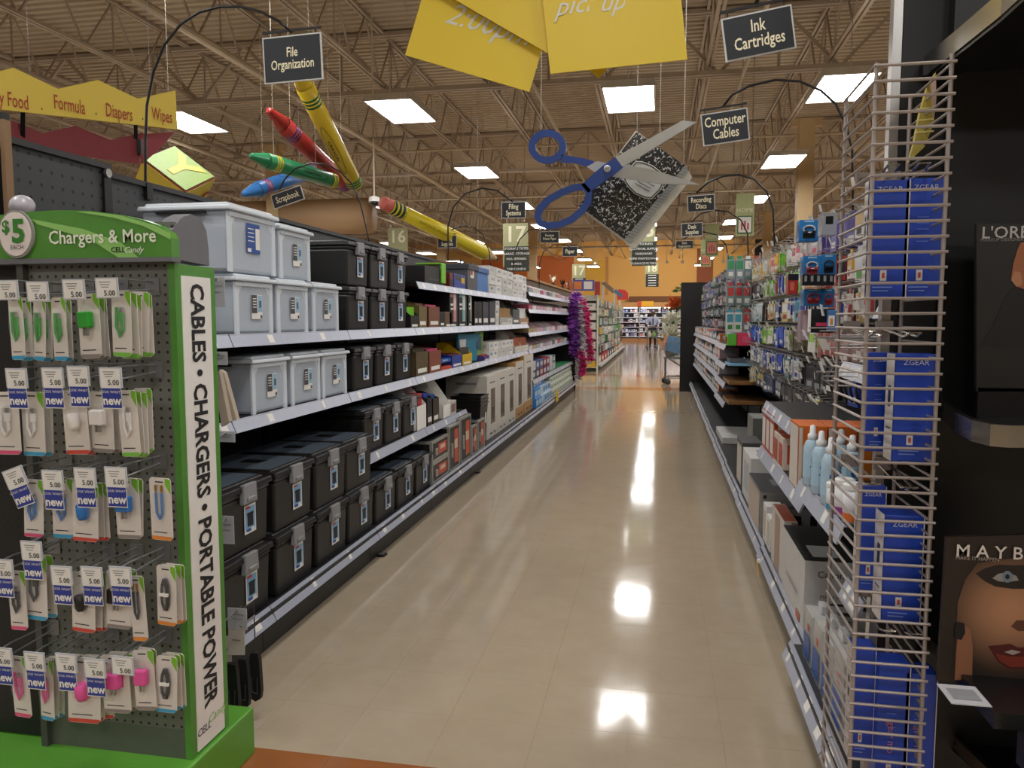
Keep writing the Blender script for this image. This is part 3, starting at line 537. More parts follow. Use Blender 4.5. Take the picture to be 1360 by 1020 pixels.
# ---- hooks, tags, blister cards ----
HOOKM = M('8a8b8c', .35, .5); HOLD = M('c2c6cf', .3, var=.05); NEWB = M('2b3c97', .45); CARD = M('d9d2c9', .55, var=.04); BUB = M('dcdcdc', .15, alpha=.1)
rows_z = [onY(150, y, YF).z for y in (384, 503, 622, 739, 853)]
cnames = ('top', 'second', 'third', 'fourth', 'bottom')
def hook(px, py, row, hi, blue, Yt=1.665, rot=0):
    p = onY(px, py, Yt); z = p.z+.014; x = p.x
    lab = 'peg hook with a 5.00 price tag, %s of the %s peg row' % (ORD[hi], cnames[row])
    t = thing('peg_hook', lab, 'hook', (x, YF, z), 'peg hooks on the charger display')
    zr = max(min(rows_z[row], z+.12), z)
    MB().tube([(x, YF-.002, zr), (x, Yt+.03, z+.003), (x, Yt+.004, z)], .0025, 6).build('scan_arm', HOOKM, t); zc = z-.028
    MB().tube([(x, YF-.002, zr-.02), (x, Yt+.04, zc), (x, Yt+.022, zc), (x, Yt+.014, zc+.01)], .0025, 6).build('peg_wire', HOOKM, t)
    MB().box(x-.02, x+.02, YF-.004, YF-.001, zr-.035, zr+.01).build('mount_plate', HOOKM, t)
    r = Vector((math.cos(rot), 0, math.sin(rot))); u = Vector((-math.sin(rot), -.06, math.cos(rot))).normalized(); c = Vector((x, Yt, z-.022))
    h = MB(); n = r.cross(u); h.obox(c, r*.031, u*.025, n*.0015); h = h.build('tag_holder', HOLD, t)
    q = MB(); patch(q, c, r, u, .055, .044, 0, .002)
    for k in range(3): patch(q, c+u*(.014-.006*k)-r*.004, r, u, .032-.006*k, .002, 1, .0026)
    q.build('price_card', [PAPER, GREY], h); text('5.00', .0185, INK, c+r*.008-u*.013, r, u, h, lift=.0032, bold=.01)
    if blue:
        c2 = c-u*.050; fl = MB(); patch(fl, c2, r, u, .055, .056, 0, .0021); patch(fl, c2-u*.001, r, u, .052, .049, 1, .0025); f = fl.build('new_flag', [PAPER, NEWB], h)
        text('new', .031, PAPER, c2-u*.008, r, u, f, lift=.0032, bold=.03, sx=.95); text("LOOK WHAT'S", .0092, PAPER, c2+u*.014, r, u, f, lift=.0032)
def product(kind, w, h, m, par, c):      # c centre of the front face
    y = c.y-.004
    if kind == 'cable':
        MB().tube([(c.x-w*.16, y, c.z+h*.2), (c.x-w*.18, y, c.z-h*.1), (c.x-w*.02, y, c.z-h*.24), (c.x+w*.13, y, c.z-h*.14), (c.x+w*.1, y, c.z+h*.06)], .0042, 6).build('cable', m, par)
        MB().box(c.x+w*.0, c.x+w*.2, y-.004, y+.002, c.z-.002, c.z+h*.12).build('plug', m, par); MB().box(c.x+w*.03, c.x+w*.17, y-.003, y+.001, c.z+h*.12, c.z+h*.2).build('plug_tip', STEEL, par)
    elif kind == 'coil':
        for k in range(3): MB().tube([(c.x+math.cos(a*.6283)*w*(.2-.03*k), y-.002*k, c.z-h*.02+math.sin(a*.6283)*h*(.27-.03*k)) for a in range(10)], .003, 5, closed=True).build('cable', m, par)
        MB().box(c.x-w*.22, c.x+w*.22, y-.008, y, c.z-.006, c.z+.002).build('cable_tie', PAPER, par)
    elif kind == 'car':
        MB().lathe([(w*.16, 0), (w*.21, h*.02), (w*.2, h*.2), (w*.14, h*.26)], (c.x, y-.006, c.z+h*.1), 12, ax=(.1, 0, -1)).build('car_charger', m, par, smooth=True)
    elif kind == 'wall':
        MB().box(c.x-w*.26, c.x+w*.3, y-.02, y, c.z-h*.08, c.z+h*.17).build('wall_plug', m, par, bevel=.004)
        for s in (-.07, .07): MB().box(c.x+w*s-.002, c.x+w*s+.002, y-.012, y-.004, c.z-h*.2, c.z-h*.08).build('prong', STEEL, par)
    elif kind == 'aux':
        for s in (-.14, .12): MB().tube([(c.x+w*s, y, c.z+h*.22), (c.x+w*s, y, c.z-h*.1), (c.x, y, c.z-h*.2)], .0032, 6).build('cable', m, par); MB().lathe([(.0015, 0), (.003, .004), (.003, .02)], (c.x+w*s, y, c.z+h*.22), 8).build('jack_tip', M('b08a4a', .3, .8), par)
    MB().plate([(c.x+w*.27*math.cos(a*.5236), y-.001, c.z+h*.28*math.sin(a*.5236)) for a in range(12)], (0, -.009, 0)).build('bubble', BUB, par)
def blister(px, py, wpx, hpx, row, hi, n, kind, pm, stripe, Yc=1.70, tilt=0.):
    a, b = onY(px-wpx/2, py, Yc), onY(px+wpx/2, py+hpx, Yc); w, h = b.x-a.x, a.z-b.z; cx, zt_ = (a.x+b.x)/2, a.z
    for k in range(n):
        y = Yc+.019*k+.004*(k % 2); z1 = zt_-.004*(k % 3); cc = Vector((cx+random.uniform(-.004, .004), y, z1-h/2)); dz = random.uniform(-.05, .05)+(tilt if k == 0 else 0)
        if k > 0: dz += .07*k if kind == 'last' else 0
        cl = {'cable': 'charging cable', 'car': 'car charger', 'wall': 'wall charger', 'aux': 'audio cable', 'coil': 'coiled cable'}[kind]
        cn = {GREENP: 'green', WHP: 'white', BLUP: 'blue', BLKP: 'black', PNKP: 'pink'}[pm]
        lab = '%s %s blister card, %s hook of the %s peg row, %s' % (cn, cl, ORD[hi], cnames[row], 'frontmost' if k == 0 else '%s behind' % ORD[k-1])
        mb = MB(); x0, x1, z0 = -w/2, w/2, -h; r = .006; P = [(x0+r, z0), (x1-r*1.5, z0), (x1, z0+r*1.5), (x1, -r), (x1-r, 0), (x0+r, 0), (x0, -r), (x0, z0+r)]
        mb.plate([(q[0], -.001, q[1]) for q in P], (0, .002, 0), 0)
        mb.quad((x1-w*.26, -.0016, -.001), (x1-w*.26, -.0016, -h*.10), (x1, -.0016, -h*.26), (x1, -.0016, -.003), 1)
        mb.quad((x0+.001, -.0016, z0+.001), (x1-r, -.0016, z0+.001), (x1-.001, -.0016, z0+h*.065), (x0+.001, -.0016, z0+h*.065), 2)
        mb.quad((-w*.22, -.0016, -h*.075), (w*.16, -.0016, -h*.075), (w*.16, -.0016, -h*.055), (-w*.22, -.0016, -h*.055), 3)
        mb.quad((x0+w*.12, -.0016, z0+h*.12), (x0+w*.75, -.0016, z0+h*.12), (x0+w*.75, -.0016, z0+h*.135), (x0+w*.12, -.0016, z0+h*.135), 3)
        o = mb.build('charger_pack', [CARD, M('77b82e', .45), stripe, INK], org=(0, 0, 0)); tag(o, lab, 'charger pack', 'blister cards on the charger display')
        if k < 2: WLOC[o.name] = Vector((0, 0, 0)); product(kind, w, h, pm, o, Vector((0, -.002, -h*.45)))
        o.location = (cc.x, y, z1); o.rotation_euler = (random.uniform(-.03, .03), dz, random.uniform(-.12, .12))
GREENP = M('2f9a2c', .4); WHP = M('e3dfdb', .35); BLUP = M('2a6fb5', .4); BLKP = M('1d1a1a', .35); PNKP = M('e0559a', .4)
sB, sR, sL, sO, sP, sG = M('3fa0c8', .5), M('d14a3c', .5), M('7bc043', .5), M('e08b36', .5), M('e0567f', .5), M('8f8680', .5)
hk = [[(10, 381), (50, 383), (98, 380), (142, 378)], [(22, 504), (70, 503), (104, 501), (147, 503)], [(20, 636), (70, 639), (113, 636), (154, 635)], [(42, 733), (4, 757), (82, 766), (122, 767), (160, 767)], [(3, 874), (46, 880), (88, 882), (126, 889), (163, 886)]]
for r, L in enumerate(hk):
    for i, (x, y) in enumerate(L): hook(x, y-6 if r != 0 else y, r, i, r > 0 and not (r == 4 and i == 4), rot=(.35 if (r, i) == (2, 0) else 0))
cd = [[(22, 393, 22, 85, 2, 'cable', GREENP, sB), (54, 394, 20, 85, 2, 'cable', GREENP, sB), (77, 395, 22, 84, 2, 'cable', GREENP, sB), (117, 390, 32, 86, 3, 'wall', GREENP, sG), (163, 386, 30, 88, 5, 'cable', GREENP, sL)],
      [(8, 520, 38, 84, 1, 'cable', WHP, sP), (45, 520, 36, 86, 2, 'cable', WHP, sB), (99, 518, 34, 86, 3, 'car', WHP, sR), (137, 520, 36, 82, 2, 'wall', WHP, sG), (169, 518, 28, 89, 4, 'cable', WHP, sL)],
      [(46, 636, 28, 78, 1, 'cable', BLUP, sP), (84, 634, 30, 82, 2, 'cable', BLUP, sB), (114, 640, 38, 80, 3, 'car', BLUP, sR), (167, 634, 38, 82, 2, 'wall', BLUP, sG), (214, 634, 34, 85, 1, 'aux', BLUP, sO)],
      [(25, 757, 28, 80, 1, 'cable', BLKP, sP), (48, 737, 36, 87, 2, 'cable', BLKP, sB), (112, 759, 36, 82, 3, 'car', BLKP, sR), (158, 756, 36, 80, 2, 'wall', BLKP, sG), (183, 764, 24, 88, 1, 'aux', BLKP, sO), (221, 750, 30, 82, 3, 'coil', BLKP, sO)],
      [(26, 870, 30, 84, 1, 'cable', PNKP, sP), (62, 875, 24, 84, 3, 'cable', PNKP, sB), (114, 872, 44, 90, 3, 'car', PNKP, sR), (154, 868, 40, 80, 3, 'wall', PNKP, sG), (190, 862, 30, 82, 2, 'wall', PNKP, sG), (221, 870, 30, 77, 3, 'coil', BLKP, sB)]]
for r, L in enumerate(cd):
    for i, (x, y, w_, h_, n, kd, pm, st) in enumerate(L): blister(x, y, w_, h_, r, i, n, kd, pm, st, Yc=1.695+.012*(i % 2))
# ---- side strip hanging by the gondola end ----
YS2 = 2.17
def strip_tag(px, py, w_, h_, lab, mat, print_=True):
    a, b = onY(px-w_/2, py-h_/2, YS2), onY(px+w_/2, py+h_/2, YS2); o = MB().box(a.x, b.x, YS2, YS2+.003, b.z, a.z).build('hang_tag', mat); tag(o, lab, 'price tag')
    q = MB(); c = (a+b)/2; patch(q, Vector((c.x, YS2, c.z+.2*(a.z-b.z))), XP, ZP, (b.x-a.x)*.7, .003, 0)
    patch(q, Vector((c.x, YS2, c.z)), XP, ZP, (b.x-a.x)*.5, .003, 0); q.build('printed_lines', GREY, o)
    MB().tube([(XR-.03, 2.0, a.z-.005), (c.x, YS2-.002, a.z-.005), (c.x, YS2-.002, a.z-.012)], .0025, 6).build('peg_wire', HOOKM, o); return o
MB().box(xl, XR-.022, YF+.031, 2.015, zb, 1.47).build('back_box', DKGREY, D); MB().tube([(XR, 2.1, .425), (onY(340, 880, 2.19).x, 2.19, .425)], .004, 6).build('side_hook', HOOKM, D)
TRT = M('c9cdd2', .25, alpha=.75)
for px, py, w_, h_, lab in ((288, 388, 22, 40, 'clear tag beside the upper clear totes'), (291, 476, 22, 18, 'clear tag above the beige packs at the gondola end'), (300, 580, 24, 15, 'beige tag on the hook under the lower clear totes'), (301, 704, 20, 38, 'clear price tag beside the lower black totes'), (315, 822, 26, 30, 'clear price tag above the black pouches')): strip_tag(px, py, w_, h_, lab, TRT)
for k, (pts, lab) in enumerate(((((285, 495), (291, 493), (304, 560), (294, 567)), 'beige phone case pack hanging nearer by the gondola end'), (((291, 491), (297, 495), (314, 557), (302, 561), (287, 505)), 'beige phone case pack with black case, hanging behind'))):
    P = [onY(x, y, YS2+.02+.05*k) for x, y in pts]; o = tag(MB().plate(P, (0, .02, 0)).build('case_pack', M('b5a794', .6)), lab, 'phone case pack')
    if k: MB().plate([onY(x, y, YS2+.069) for x, y in ((288, 518), (294, 515), (301, 538), (296, 548))], (0, .001, 0)).build('phone_case', BLACK, o)
for k, (x, y, w_, h_) in enumerate(((300, 862, 16, 34), (314, 850, 22, 40))):
    P = [onY(x+dx*w_/2, y+dy*h_/2, YS2+.02*(2-k)) for dx, dy in ((-1, 1), (1, 1), (1, -1), (-1, -1))]; o = tag(MB().plate(P, (0, .002, 0)).build('header_card', CARD), 'white header card above the black pouches, %s' % ('left one' if k == 0 else 'right one'), 'card')
    q = MB(); c = (P[0]+P[2])/2; patch(q, c, XP, ZP, .03, .004); q.build('printed_lines', GREY, o)
for k, (x, y) in enumerate(((308, 912), (322, 905), (338, 896))):
    c = onY(x, y, YS2+.03+.05*k); w_ = .022; 
    prof = [(-.6, .075), (.6, .075), (.8, .05), (.9, 0), (1.0, -.06), (.8, -.085), (0, -.095), (-.8, -.085), (-1.0, -.06), (-.9, 0), (-.8, .05)]
    o = tag(MB().plate([(c.x+a*w_, c.y, c.z+b) for a, b in prof], (0, .018, 0)).build('phone_pouch', M('141415', .6, bump=.3)), 'black cloth phone pouch hanging low by the display, %s of three' % ('left', 'middle', 'right')[k], 'pouch')
    MB().tube([(c.x-w_*.5, c.y-.002, c.z-.01), (c.x-w_*.4, c.y-.003, c.z-.06), (c.x+w_*.4, c.y-.003, c.z-.065), (c.x+w_*.5, c.y-.002, c.z-.01)], .0015, 5).build('seam', M('3a3a3c', .6), o); MB().tube([(c.x, c.y+.009, c.z+.07), (c.x, c.y+.009, .425), (c.x, 2.19, .425)], .002, 5).build('loop', M('3a3a3c', .6), o)
# ================= HANGING SIGNS AND DECORATIONS =================
CREAM = M('efe6c4', .5); SIGNB = M('1d2026', .5); SIGNF = M('c9c9c4', .4)
def black_sign(label, cx, cy, wpx, hpx, Y, lines, rot, arch, base, size=None, bar=True):
    c = onY(cx, cy, Y); k = (onY(cx+1, cy, Y)-c).x; w, h = wpx*k, hpx*k
    r = Vector((math.cos(rot), 0, math.sin(rot))); u = Vector((-math.sin(rot), 0, math.cos(rot)))
    t = thing('hanging_sign', label, 'sign', (c.x, Y, c.z-h/2))
    MB().obox(c, r*w/2, u*h/2, YP*.004).build('frame', SIGNF, t); b = .018*min(1, w/.26)
    MB().obox(c+YN*.002, r*(w/2-b*.35), u*(h/2-b*.35), YP*.004).build('panel', SIGNB, t)
    n = len(lines); s = size or min(h*.6 if n == 1 else h*.44, w*.92/(max(len(l) for l in lines)*.37))
    for i, l in enumerate(lines): text(l, s, CREAM, c+YN*.006+u*((n-1)/2-i)*s*.9, r, u, t, bold=.014, sx=.68, shear=.05)
    pts = [onY(x, y, Y) for x, y in arch]
    if pts[0].z < pts[-1].z and pts[0].x < 0 or pts[-1].x < pts[0].x < 0: pts = [Vector((-2.23, Y, 1.48 if Y > 10.02 else 1.9))]+pts
    else: pts = pts+[Vector((1.165, Y, 1.95))]
    MB().tube(pts, .006 if Y < 6 else .008, 7).build('arch_rod', BLKM, t, smooth=True)
    if bar: MB().bar(c+u*(h/2+.02)-r*w*.5, c+u*(h/2+.02)+r*w*.5, .008).build('hang_bar', BLKM, t); [MB().bar(c+u*(h/2)+r*w*q, c+u*(h/2+.02)+r*w*q, .005).build('clip', BLKM, t) for q in (-.4, .4)]
    return t
zs1 = 1.965
t = black_sign('black File Organization sign on a tall arched rod', 389, 78, 78, 56, 3.05, ('File', 'Organization'), .03, [(193, 243), (193, 190), (195, 140), (203, 98), (218, 60), (240, 32), (265, 16), (292, 9), (320, 9), (347, 16), (370, 28), (388, 43)], None)
p = onY(194, 250, 3.05); MB().box(p.x-.015, p.x+.02, 3.03, 3.07, p.z-.05, p.z+.02).build('clamp', BLKM, t)
black_sign('tilted black Scrapbook sign on an arch over the neighbouring aisle', 382, 262, 42, 18, 5.68, ('Scrapbook',), .28, [(490, 322), (486, 300), (478, 268), (468, 245), (452, 228), (432, 218), (412, 217), (392, 224), (378, 238), (371, 252)], None, bar=False)
black_sign('black Filing Systems sign on a curved rod', 682, 279, 32, 21, 7.96, ('Filing', 'Systems'), .0, [(595, 354), (595, 300), (602, 275), (618, 257), (640, 250), (660, 253), (675, 264), (681, 268)], None)
black_sign('small black Mailing Supplies sign in front of the pencil', 594, 321, 25, 16, 9.9, ('Mailing', 'Supplies'), .0, [(652, 360), (650, 335), (642, 312), (628, 301), (612, 300), (600, 305), (594, 312)], None)
black_sign('small black Premium Printer Paper sign', 730, 315, 25, 15, 10.6, ('Premium', 'Printer Paper'), .0, [(682, 370), (682, 340), (690, 318), (702, 306), (718, 303), (730, 307)], None)
black_sign('small black Paper sign farther down the aisle', 757, 334, 20, 13, 13.0, ('Paper',), .0, [(716, 386), (716, 352), (722, 334), (735, 325), (750, 325), (757, 328)], None)
black_sign('large black Ink Cartridges sign at the upper right', 1007, 45, 94, 59, 2.55, ('Ink', 'Cartridges'), .145, [(1004, 6), (1012, -20), (1050, -70), (1120, -110), (1200, -110), (1260, -70), (1290, 0)], None)
black_sign('black Computer Cables sign on an arch to the right', 963, 169, 62, 43, 3.85, ('Computer', 'Cables'), .11, [(960, 142), (972, 126), (995, 114), (1030, 106), (1062, 108), (1090, 120), (1110, 138), (1124, 165), (1132, 200), (1133, 300)], None)
black_sign('black Recording Discs sign', 931, 270, 36, 22, 6.6, ('Recording', 'Discs'), .05, [(925, 256), (940, 242), (960, 234), (980, 232), (1002, 238), (1018, 254), (1027, 278), (1029, 335)], None)
black_sign('small black Desk Supplies sign', 919, 305, 28, 18, 8.5, ('Desk', 'Supplies'), .03, [(918, 295), (930, 284), (948, 279), (967, 281), (984, 292), (993, 310), (994, 350)], None)
black_sign('smallest black Desk Organization sign', 909, 325, 23, 11, 10.4, ('Desk', 'Organization'), .02, [(908, 318), (918, 311), (935, 308), (952, 312), (964, 325), (968, 345), (968, 365)], None)
# crayons
def wires(par, pts, mat=None):
    for p in pts: MB().tube([p, (p[0], p[1], JB)], .0025, 4).build('hang_wire', M('a9a294', .5), par)
def crayon(label, tip, end, rpx, Y0, Y1, col, band, ftip=.17, bands=((.24, .30), (.93, .98))):
    a, b = onY(*tip, Y0), onY(*end, Y1); d = b-a; L = d.length; r = rpx*Y0/F
    m, mb_ = M(col, .3, var=.06, scale=6), M(band, .35)
    t = thing('giant_crayon', label, 'crayon decoration', tuple((a+b)/2)); ax = d.normalized()
    MB().lathe([(r*.34, 0), (r*.42, L*.012), (r*.9, L*ftip*.85), (r*.97, L*ftip)], a, 18, ax=ax).build('crayon_tip', m, t, smooth=True)
    MB().lathe([(r, L*ftip), (r*1.01, L*.5), (r, L*.985)], a, 18, ax=ax).build('paper_sleeve', m, t, smooth=True); MB().lathe([(r*.9, L*.98), (r*.88, L)], a, 18, ax=ax).build('crayon_end', m, t)
    for s0, s1 in bands:
        for q in (0, 1, 2): z = L*(s0+(s1-s0)*q/2.4); MB().lathe([(r*1.015, z), (r*1.015, z+L*(s1-s0)*.25)], a, 18, ax=ax).build('stripe', mb_, t, smooth=True)
    # printed oval on the sleeve
    side = (Vector((0, -1, 0)) - ax*ax.dot(Vector((0, -1, 0)))).normalized(); up = side.cross(ax).normalized()
    ring = [a+ax*(L*.64+L*.2*math.cos(i*.314))+(side*math.cos(.5*math.sin(i*.314))+up*math.sin(.5*math.sin(i*.314)))*r*1.02 for i in range(20)]
    MB().tube(ring, r*.025, 4, closed=True).build('oval_print', M('23211c', .5), t); text('CRAYON', r*.55, M('23211c', .5), a+ax*L*.64+side*r*1.03, ax, up if up.z > 0 else up, t, sx=1.3, bold=.01)
    wires(t, [tuple(a+d*.25+ZP*r), tuple(a+d*.75+ZP*r)])
crayon('giant yellow crayon with green stripes hanging behind the File Organization sign', (388, 82), (472, 246), 13.5, 6.4, 7.6, 'd8b92c', '1f6a2e')
crayon('giant red crayon with purple stripes hanging by the yellow one', (356, 146), (461, 247), 12.5, 6.7, 7.9, 'b03433', '5a3a86')
crayon('giant green crayon with yellow stripes', (333, 207), (445, 241), 11.5, 6.5, 7.5, '2c8455', 'c9c23a')
crayon('giant blue crayon with red stripes, lowest of the crayons', (323, 258), (420, 226), 11, 7.2, 8.4, '3c7cc0', 'a83a4c')
# pencil
a, b = onY(508, 269, 9.0), onY(662, 345, 10.8); d = b-a; L = d.length; ax = d.normalized(); r = 10.0*9.9/F
t = thing('giant_pencil', 'giant yellow pencil with pink eraser hanging over the left shelves', 'pencil decoration', tuple((a+b)/2))
MB().lathe([(r*.8, 0), (r*.85, L*.005), (r*.85, L*.06)], a, 18, ax=ax).build('eraser', M('cf6a5c', .6), t, smooth=True)
MB().lathe([(r*.9, L*.06), (r*.9, L*.16)], a, 18, ax=ax).build('ferrule', M('d5c52c', .4), t, smooth=True)
for q in (.065, .095, .125): MB().lathe([(r*.92, L*q), (r*.92, L*(q+.017))], a, 18, ax=ax).build('stripe', M('1c3a22', .5), t, smooth=True)
MB().lathe([(r*.9, L*.16), (r*1.02, L*.5), (r*1.05, L*.86)], a, 12, ax=ax).build('barrel', M('dcc625', .35, var=.05), t, smooth=True)
MB().lathe([(r*1.04, L*.86), (r*.28, L*.97)], a, 14, ax=ax).build('sharpened_wood', M('cdb183', .6), t, smooth=True); MB().lathe([(r*.28, L*.97), (r*.05, L)], a, 10, ax=ax).build('lead', M('2b2b2d', .4), t)
side = (YN-ax*ax.dot(YN)).normalized(); up = side.cross(ax).normalized(); text('thank you for shopping', r*.55, M('6b6420', .5), a+ax*L*.37+side*r*1.0, ax, up, t, lift=.003); wires(t, [tuple(a+d*.2+ZP*r), tuple(a+d*.8+ZP*r)])
# scissors: flat foam board cut-out
Q = lambda x, y: (700+x/5.1, 140+y/5.1)
SY = 6.0; t = thing('giant_scissors', 'giant cut-out scissors with blue handles hanging over the aisle', 'scissors decoration', tuple(onY(*Q(543, 430), SY)))
def ribbon(path, hw, Y, th, mat, name, par, closed=False):
    n = len(path); A = []; B = []
    for i, p in enumerate(path):
        p0 = path[i-1] if (i or closed) else p; p1 = path[(i+1) % n] if (i < n-1 or closed) else p; dx, dy = p1[0]-p0[0], p1[1]-p0[1]; l = math.hypot(dx, dy) or 1; h_ = hw[i] if isinstance(hw, (list, tuple)) else hw
        A.append(onY(*Q(p[0]-dy/l*h_, p[1]+dx/l*h_), Y)); B.append(onY(*Q(p[0]+dy/l*h_, p[1]-dx/l*h_), Y))
    T_ = Vector((0, th, 0)); V = A+B+[v+T_ for v in A]+[v+T_ for v in B]; f = []
    for i in range(n if closed else n-1):
        j = (i+1) % n; f += [(i, j, n+j, n+i), (2*n+i, 3*n+i, 3*n+j, 2*n+j), (i, 2*n+i, 2*n+j, j), (n+i, n+j, 3*n+j, 3*n+i)]
    if not closed: f += [(0, n, 3*n, 2*n), (n-1, 3*n-1, 4*n-1, 2*n-1)]
    return MB().add(V, f).build(name, mat, par)
SBL = M('3556a8', .45, var=.05); SWH = M('c9cccb', .4, var=.05)
ribbon([(137+103*math.cos(i*.2618)*1.02, 278+93*math.sin(i*.2618)) for i in range(24)], 23, SY+.02, .03, SBL, 'finger_ring', t, True)
ribbon([(232, 360), (300, 365), (370, 378), (445, 402)], [26, 21, 22, 26], SY+.02, .03, SBL, 'handle_arm', t)
ribbon([(70, 752), (85, 700), (140, 640), (230, 590), (320, 555), (385, 550), (418, 590), (412, 650), (372, 712), (300, 772), (220, 806), (140, 815), (88, 795)], 23, SY-.03, .03, SBL, 'finger_ring', t, True)
ribbon([(390, 565), (470, 500), (540, 445), (622, 383)], [36, 42, 46, 42], SY-.03, .03, SBL, 'handle_arm', t)
MB().plate([onY(*Q(*p), SY-.03) for p in ((600, 350), (645, 418), (1150, 112), (1050, 103))], (0, .02, 0)).build('blade', SWH, t)
MB().plate([onY(*Q(*p), SY+.015) for p in ((405, 415), (455, 450), (560, 478), (900, 530), (1170, 535), (840, 432), (690, 405), (560, 392), (475, 378))], (0, .02, 0)).build('blade', SWH, t)
c = onY(*Q(543, 430), SY-.03); MB().lathe([(.026, 0), (.026, .012), (.018, .018)], c, 16, ax=(0, -1, 0)).build('pivot_screw', M('d0d0cc', .35), t); MB().obox(c+YN*.019, Vector((.02, 0, .006)), Vector((-.001, 0, .003)), YP*.001).build('screw_slot', GREY, t)
wires(t, [tuple(onY(*Q(95, 165), SY+.03)), tuple(onY(*Q(900, 185), SY-.02))])
# composition notebook
def marble():
    m = bpy.data.materials.new('marbled_cover'); m.use_nodes = True; nt = m.node_tree; b = nt.nodes['Principled BSDF']; tc = nt.nodes.new('ShaderNodeTexCoord'); no = nt.nodes.new('ShaderNodeTexNoise'); no.inputs['Scale'].default_value = 38; no.inputs['Detail'].default_value = 4; no.inputs['Distortion'].default_value = 1.2
    cr = nt.nodes.new('ShaderNodeValToRGB'); cr.color_ramp.interpolation = 'CONSTANT'; cr.color_ramp.elements[0].color = (.012, .012, .014, 1); cr.color_ramp.elements[1].position = .585; cr.color_ramp.elements[1].color = (.62, .62, .6, 1)
    nt.links.new(tc.outputs['Object'], no.inputs['Vector']); nt.links.new(no.outputs[0], cr.inputs[0]); nt.links.new(cr.outputs[0], b.inputs['Base Color']); b.inputs['Roughness'].default_value = .35; return m
NY = 6.25; t = thing('giant_notebook', 'giant marbled composition notebook hanging behind the scissors', 'notebook decoration', tuple(onY(*Q(740, 560), NY)))
MB().plate([onY(*Q(*p), NY) for p in ((740, 180), (1070, 405), (660, 905), (350, 680))], (0, .05, 0)).build('cover', marble(), t)
MB().plate([onY(*Q(*p), NY+.01) for p in ((735, 172), (770, 195), (1090, 440), (1118, 485), (735, 965), (710, 972), (655, 915), (345, 690))], (0, .06, 0)).build('pages', M('d8d4c8', .6), t)
st = MB().plate([onY(*Q(*p), NY-.003) for p in ((1070, 405), (1095, 440), (700, 935), (660, 905))], (0, .01, 0)).build('spine_strip', M('9c9d9a', .5), t)
mb = MB()
for k in range(26):
    f_ = k/26; x, y = 1072-f_*395, 432+f_*480; mb.plate([onY(*Q(*p), NY-.0045) for p in ((x-16, y-10), (x+24, y+2), (x+24, y+5), (x-16, y-7))], (0, .001, 0))
mb = mb.build('strip_lines', M('5b6470', .5), st); mb['kind'] = 'stuff'
lp = [(735, 375), (780, 378), (850, 405), (915, 455), (938, 510), (905, 575), (845, 635), (800, 630), (730, 600), (680, 550), (650, 500), (680, 440)]
lb_ = MB().plate([onY(*Q(*p), NY-.004) for p in lp], (0, .01, 0)).build('label_plate', M('d9dbd6', .5), t); MB().tube([onY(*Q(795+(x-795)*.92, 505+(y-505)*.92), NY-.005) for x, y in lp], .004, 4, closed=True).build('label_border', INK, lb_)
for k, (x, y) in enumerate(((775, 545), (790, 530), (812, 512))): MB().bar(onY(*Q(x-45, y-22), NY-.006), onY(*Q(x+50, y+32), NY-.006), .004).build('label_line', GREY, lb_)
wires(t, [tuple(onY(*Q(745, 190), NY+.02)), tuple(onY(*Q(1060, 410), NY+.02))])
# yellow posters
PYL = M('e0c22f', .5, var=.04, scale=2); SILV = M('d6d3c2', .4)
def poster(label, bl, br, hp, Y, words=()):
    ex, ey = br[0]-bl[0], br[1]-bl[1]; l = math.hypot(ex, ey); ux, uy = ey/l*hp, -ex/l*hp
    P = [onY(*bl, Y), onY(*br, Y), onY(br[0]+ux, br[1]+uy, Y), onY(bl[0]+ux, bl[1]+uy, Y)]
    o = tag(MB().plate(P, (0, .006, 0)).build('hanging_poster', PYL), label, 'poster'); r = (P[1]-P[0]).normalized(); u = (P[3]-P[0]).normalized()
    for s_, x, y, sz in words: text(s_, sz, SILV, onY(x, y, Y-.001), r, u, o, shear=.45, name='lettering')
    for q in (P[2], P[3]): MB().tube([q+Vector((0, .003, -.01)), (q.x, q.y+.003, JB)], .002, 4).build('hang_wire', STEEL, o)
poster('tilted yellow poster reading 2:00pm hanging at the top', (538, 73), (703, 122), 230, 3.95, [('2:00pm', 648, 33, .155)])
poster('steeply tilted yellow poster overlapping between the other two', (560, -26), (742, 79), 200, 3.9)
poster('yellow poster reading pick up, rightmost at the top', (731, 98), (913, 79), 260, 3.85, [('pick', 764, 7, .125), ('up', 812, 3, .125)])
poster('yellow poster mostly hidden behind the pick up poster', (745, 60), (795, 104), 160, 4.0)
# zigzag banner of the next aisle
A0, B0 = onY(0, 150, 3.3), onY(236, 170, 4.1); nrm = Vector((B0.y-A0.y, -(B0.x-A0.x), 0)).normalized()
def onPl(px, py, off=0): d_ = ray(px, py); o = Vector((0, 0, H)); t_ = ((A0+nrm*off-o).dot(nrm))/d_.dot(nrm); return o+d_*t_
rr = (B0-A0); rr.z = 0; rr.normalize()
zb_ = tag(MB().plate([onPl(*p) for p in ((-90, 135), (236, 172), (233, 120), (183, 131), (130, 106), (77, 118), (18, 90), (-60, 108), (-90, 95))], nrm*-.02).build('zigzag_banner', M('dcc048', .5, var=.04, scale=3)), 'yellow zigzag banner reading Food, Formula, Diapers and Wipes', 'banner')
for s_, x, y, c_ in (('Baby Food', 8, 132, 'a3321f'), ('Formula', 92, 140, 'a3321f'), ('Diapers', 158, 150, 'a3321f'), ('Wipes', 215, 154, 'a3321f'), ('.', 55, 138, '4a2a1a'), ('.', 127, 145, '4a2a1a'), ('.', 189, 152, '4a2a1a')): text(s_, .1, M(c_, .5), onPl(x, y), rr, ZP, zb_, sx=.46, bold=.005, lift=.004)
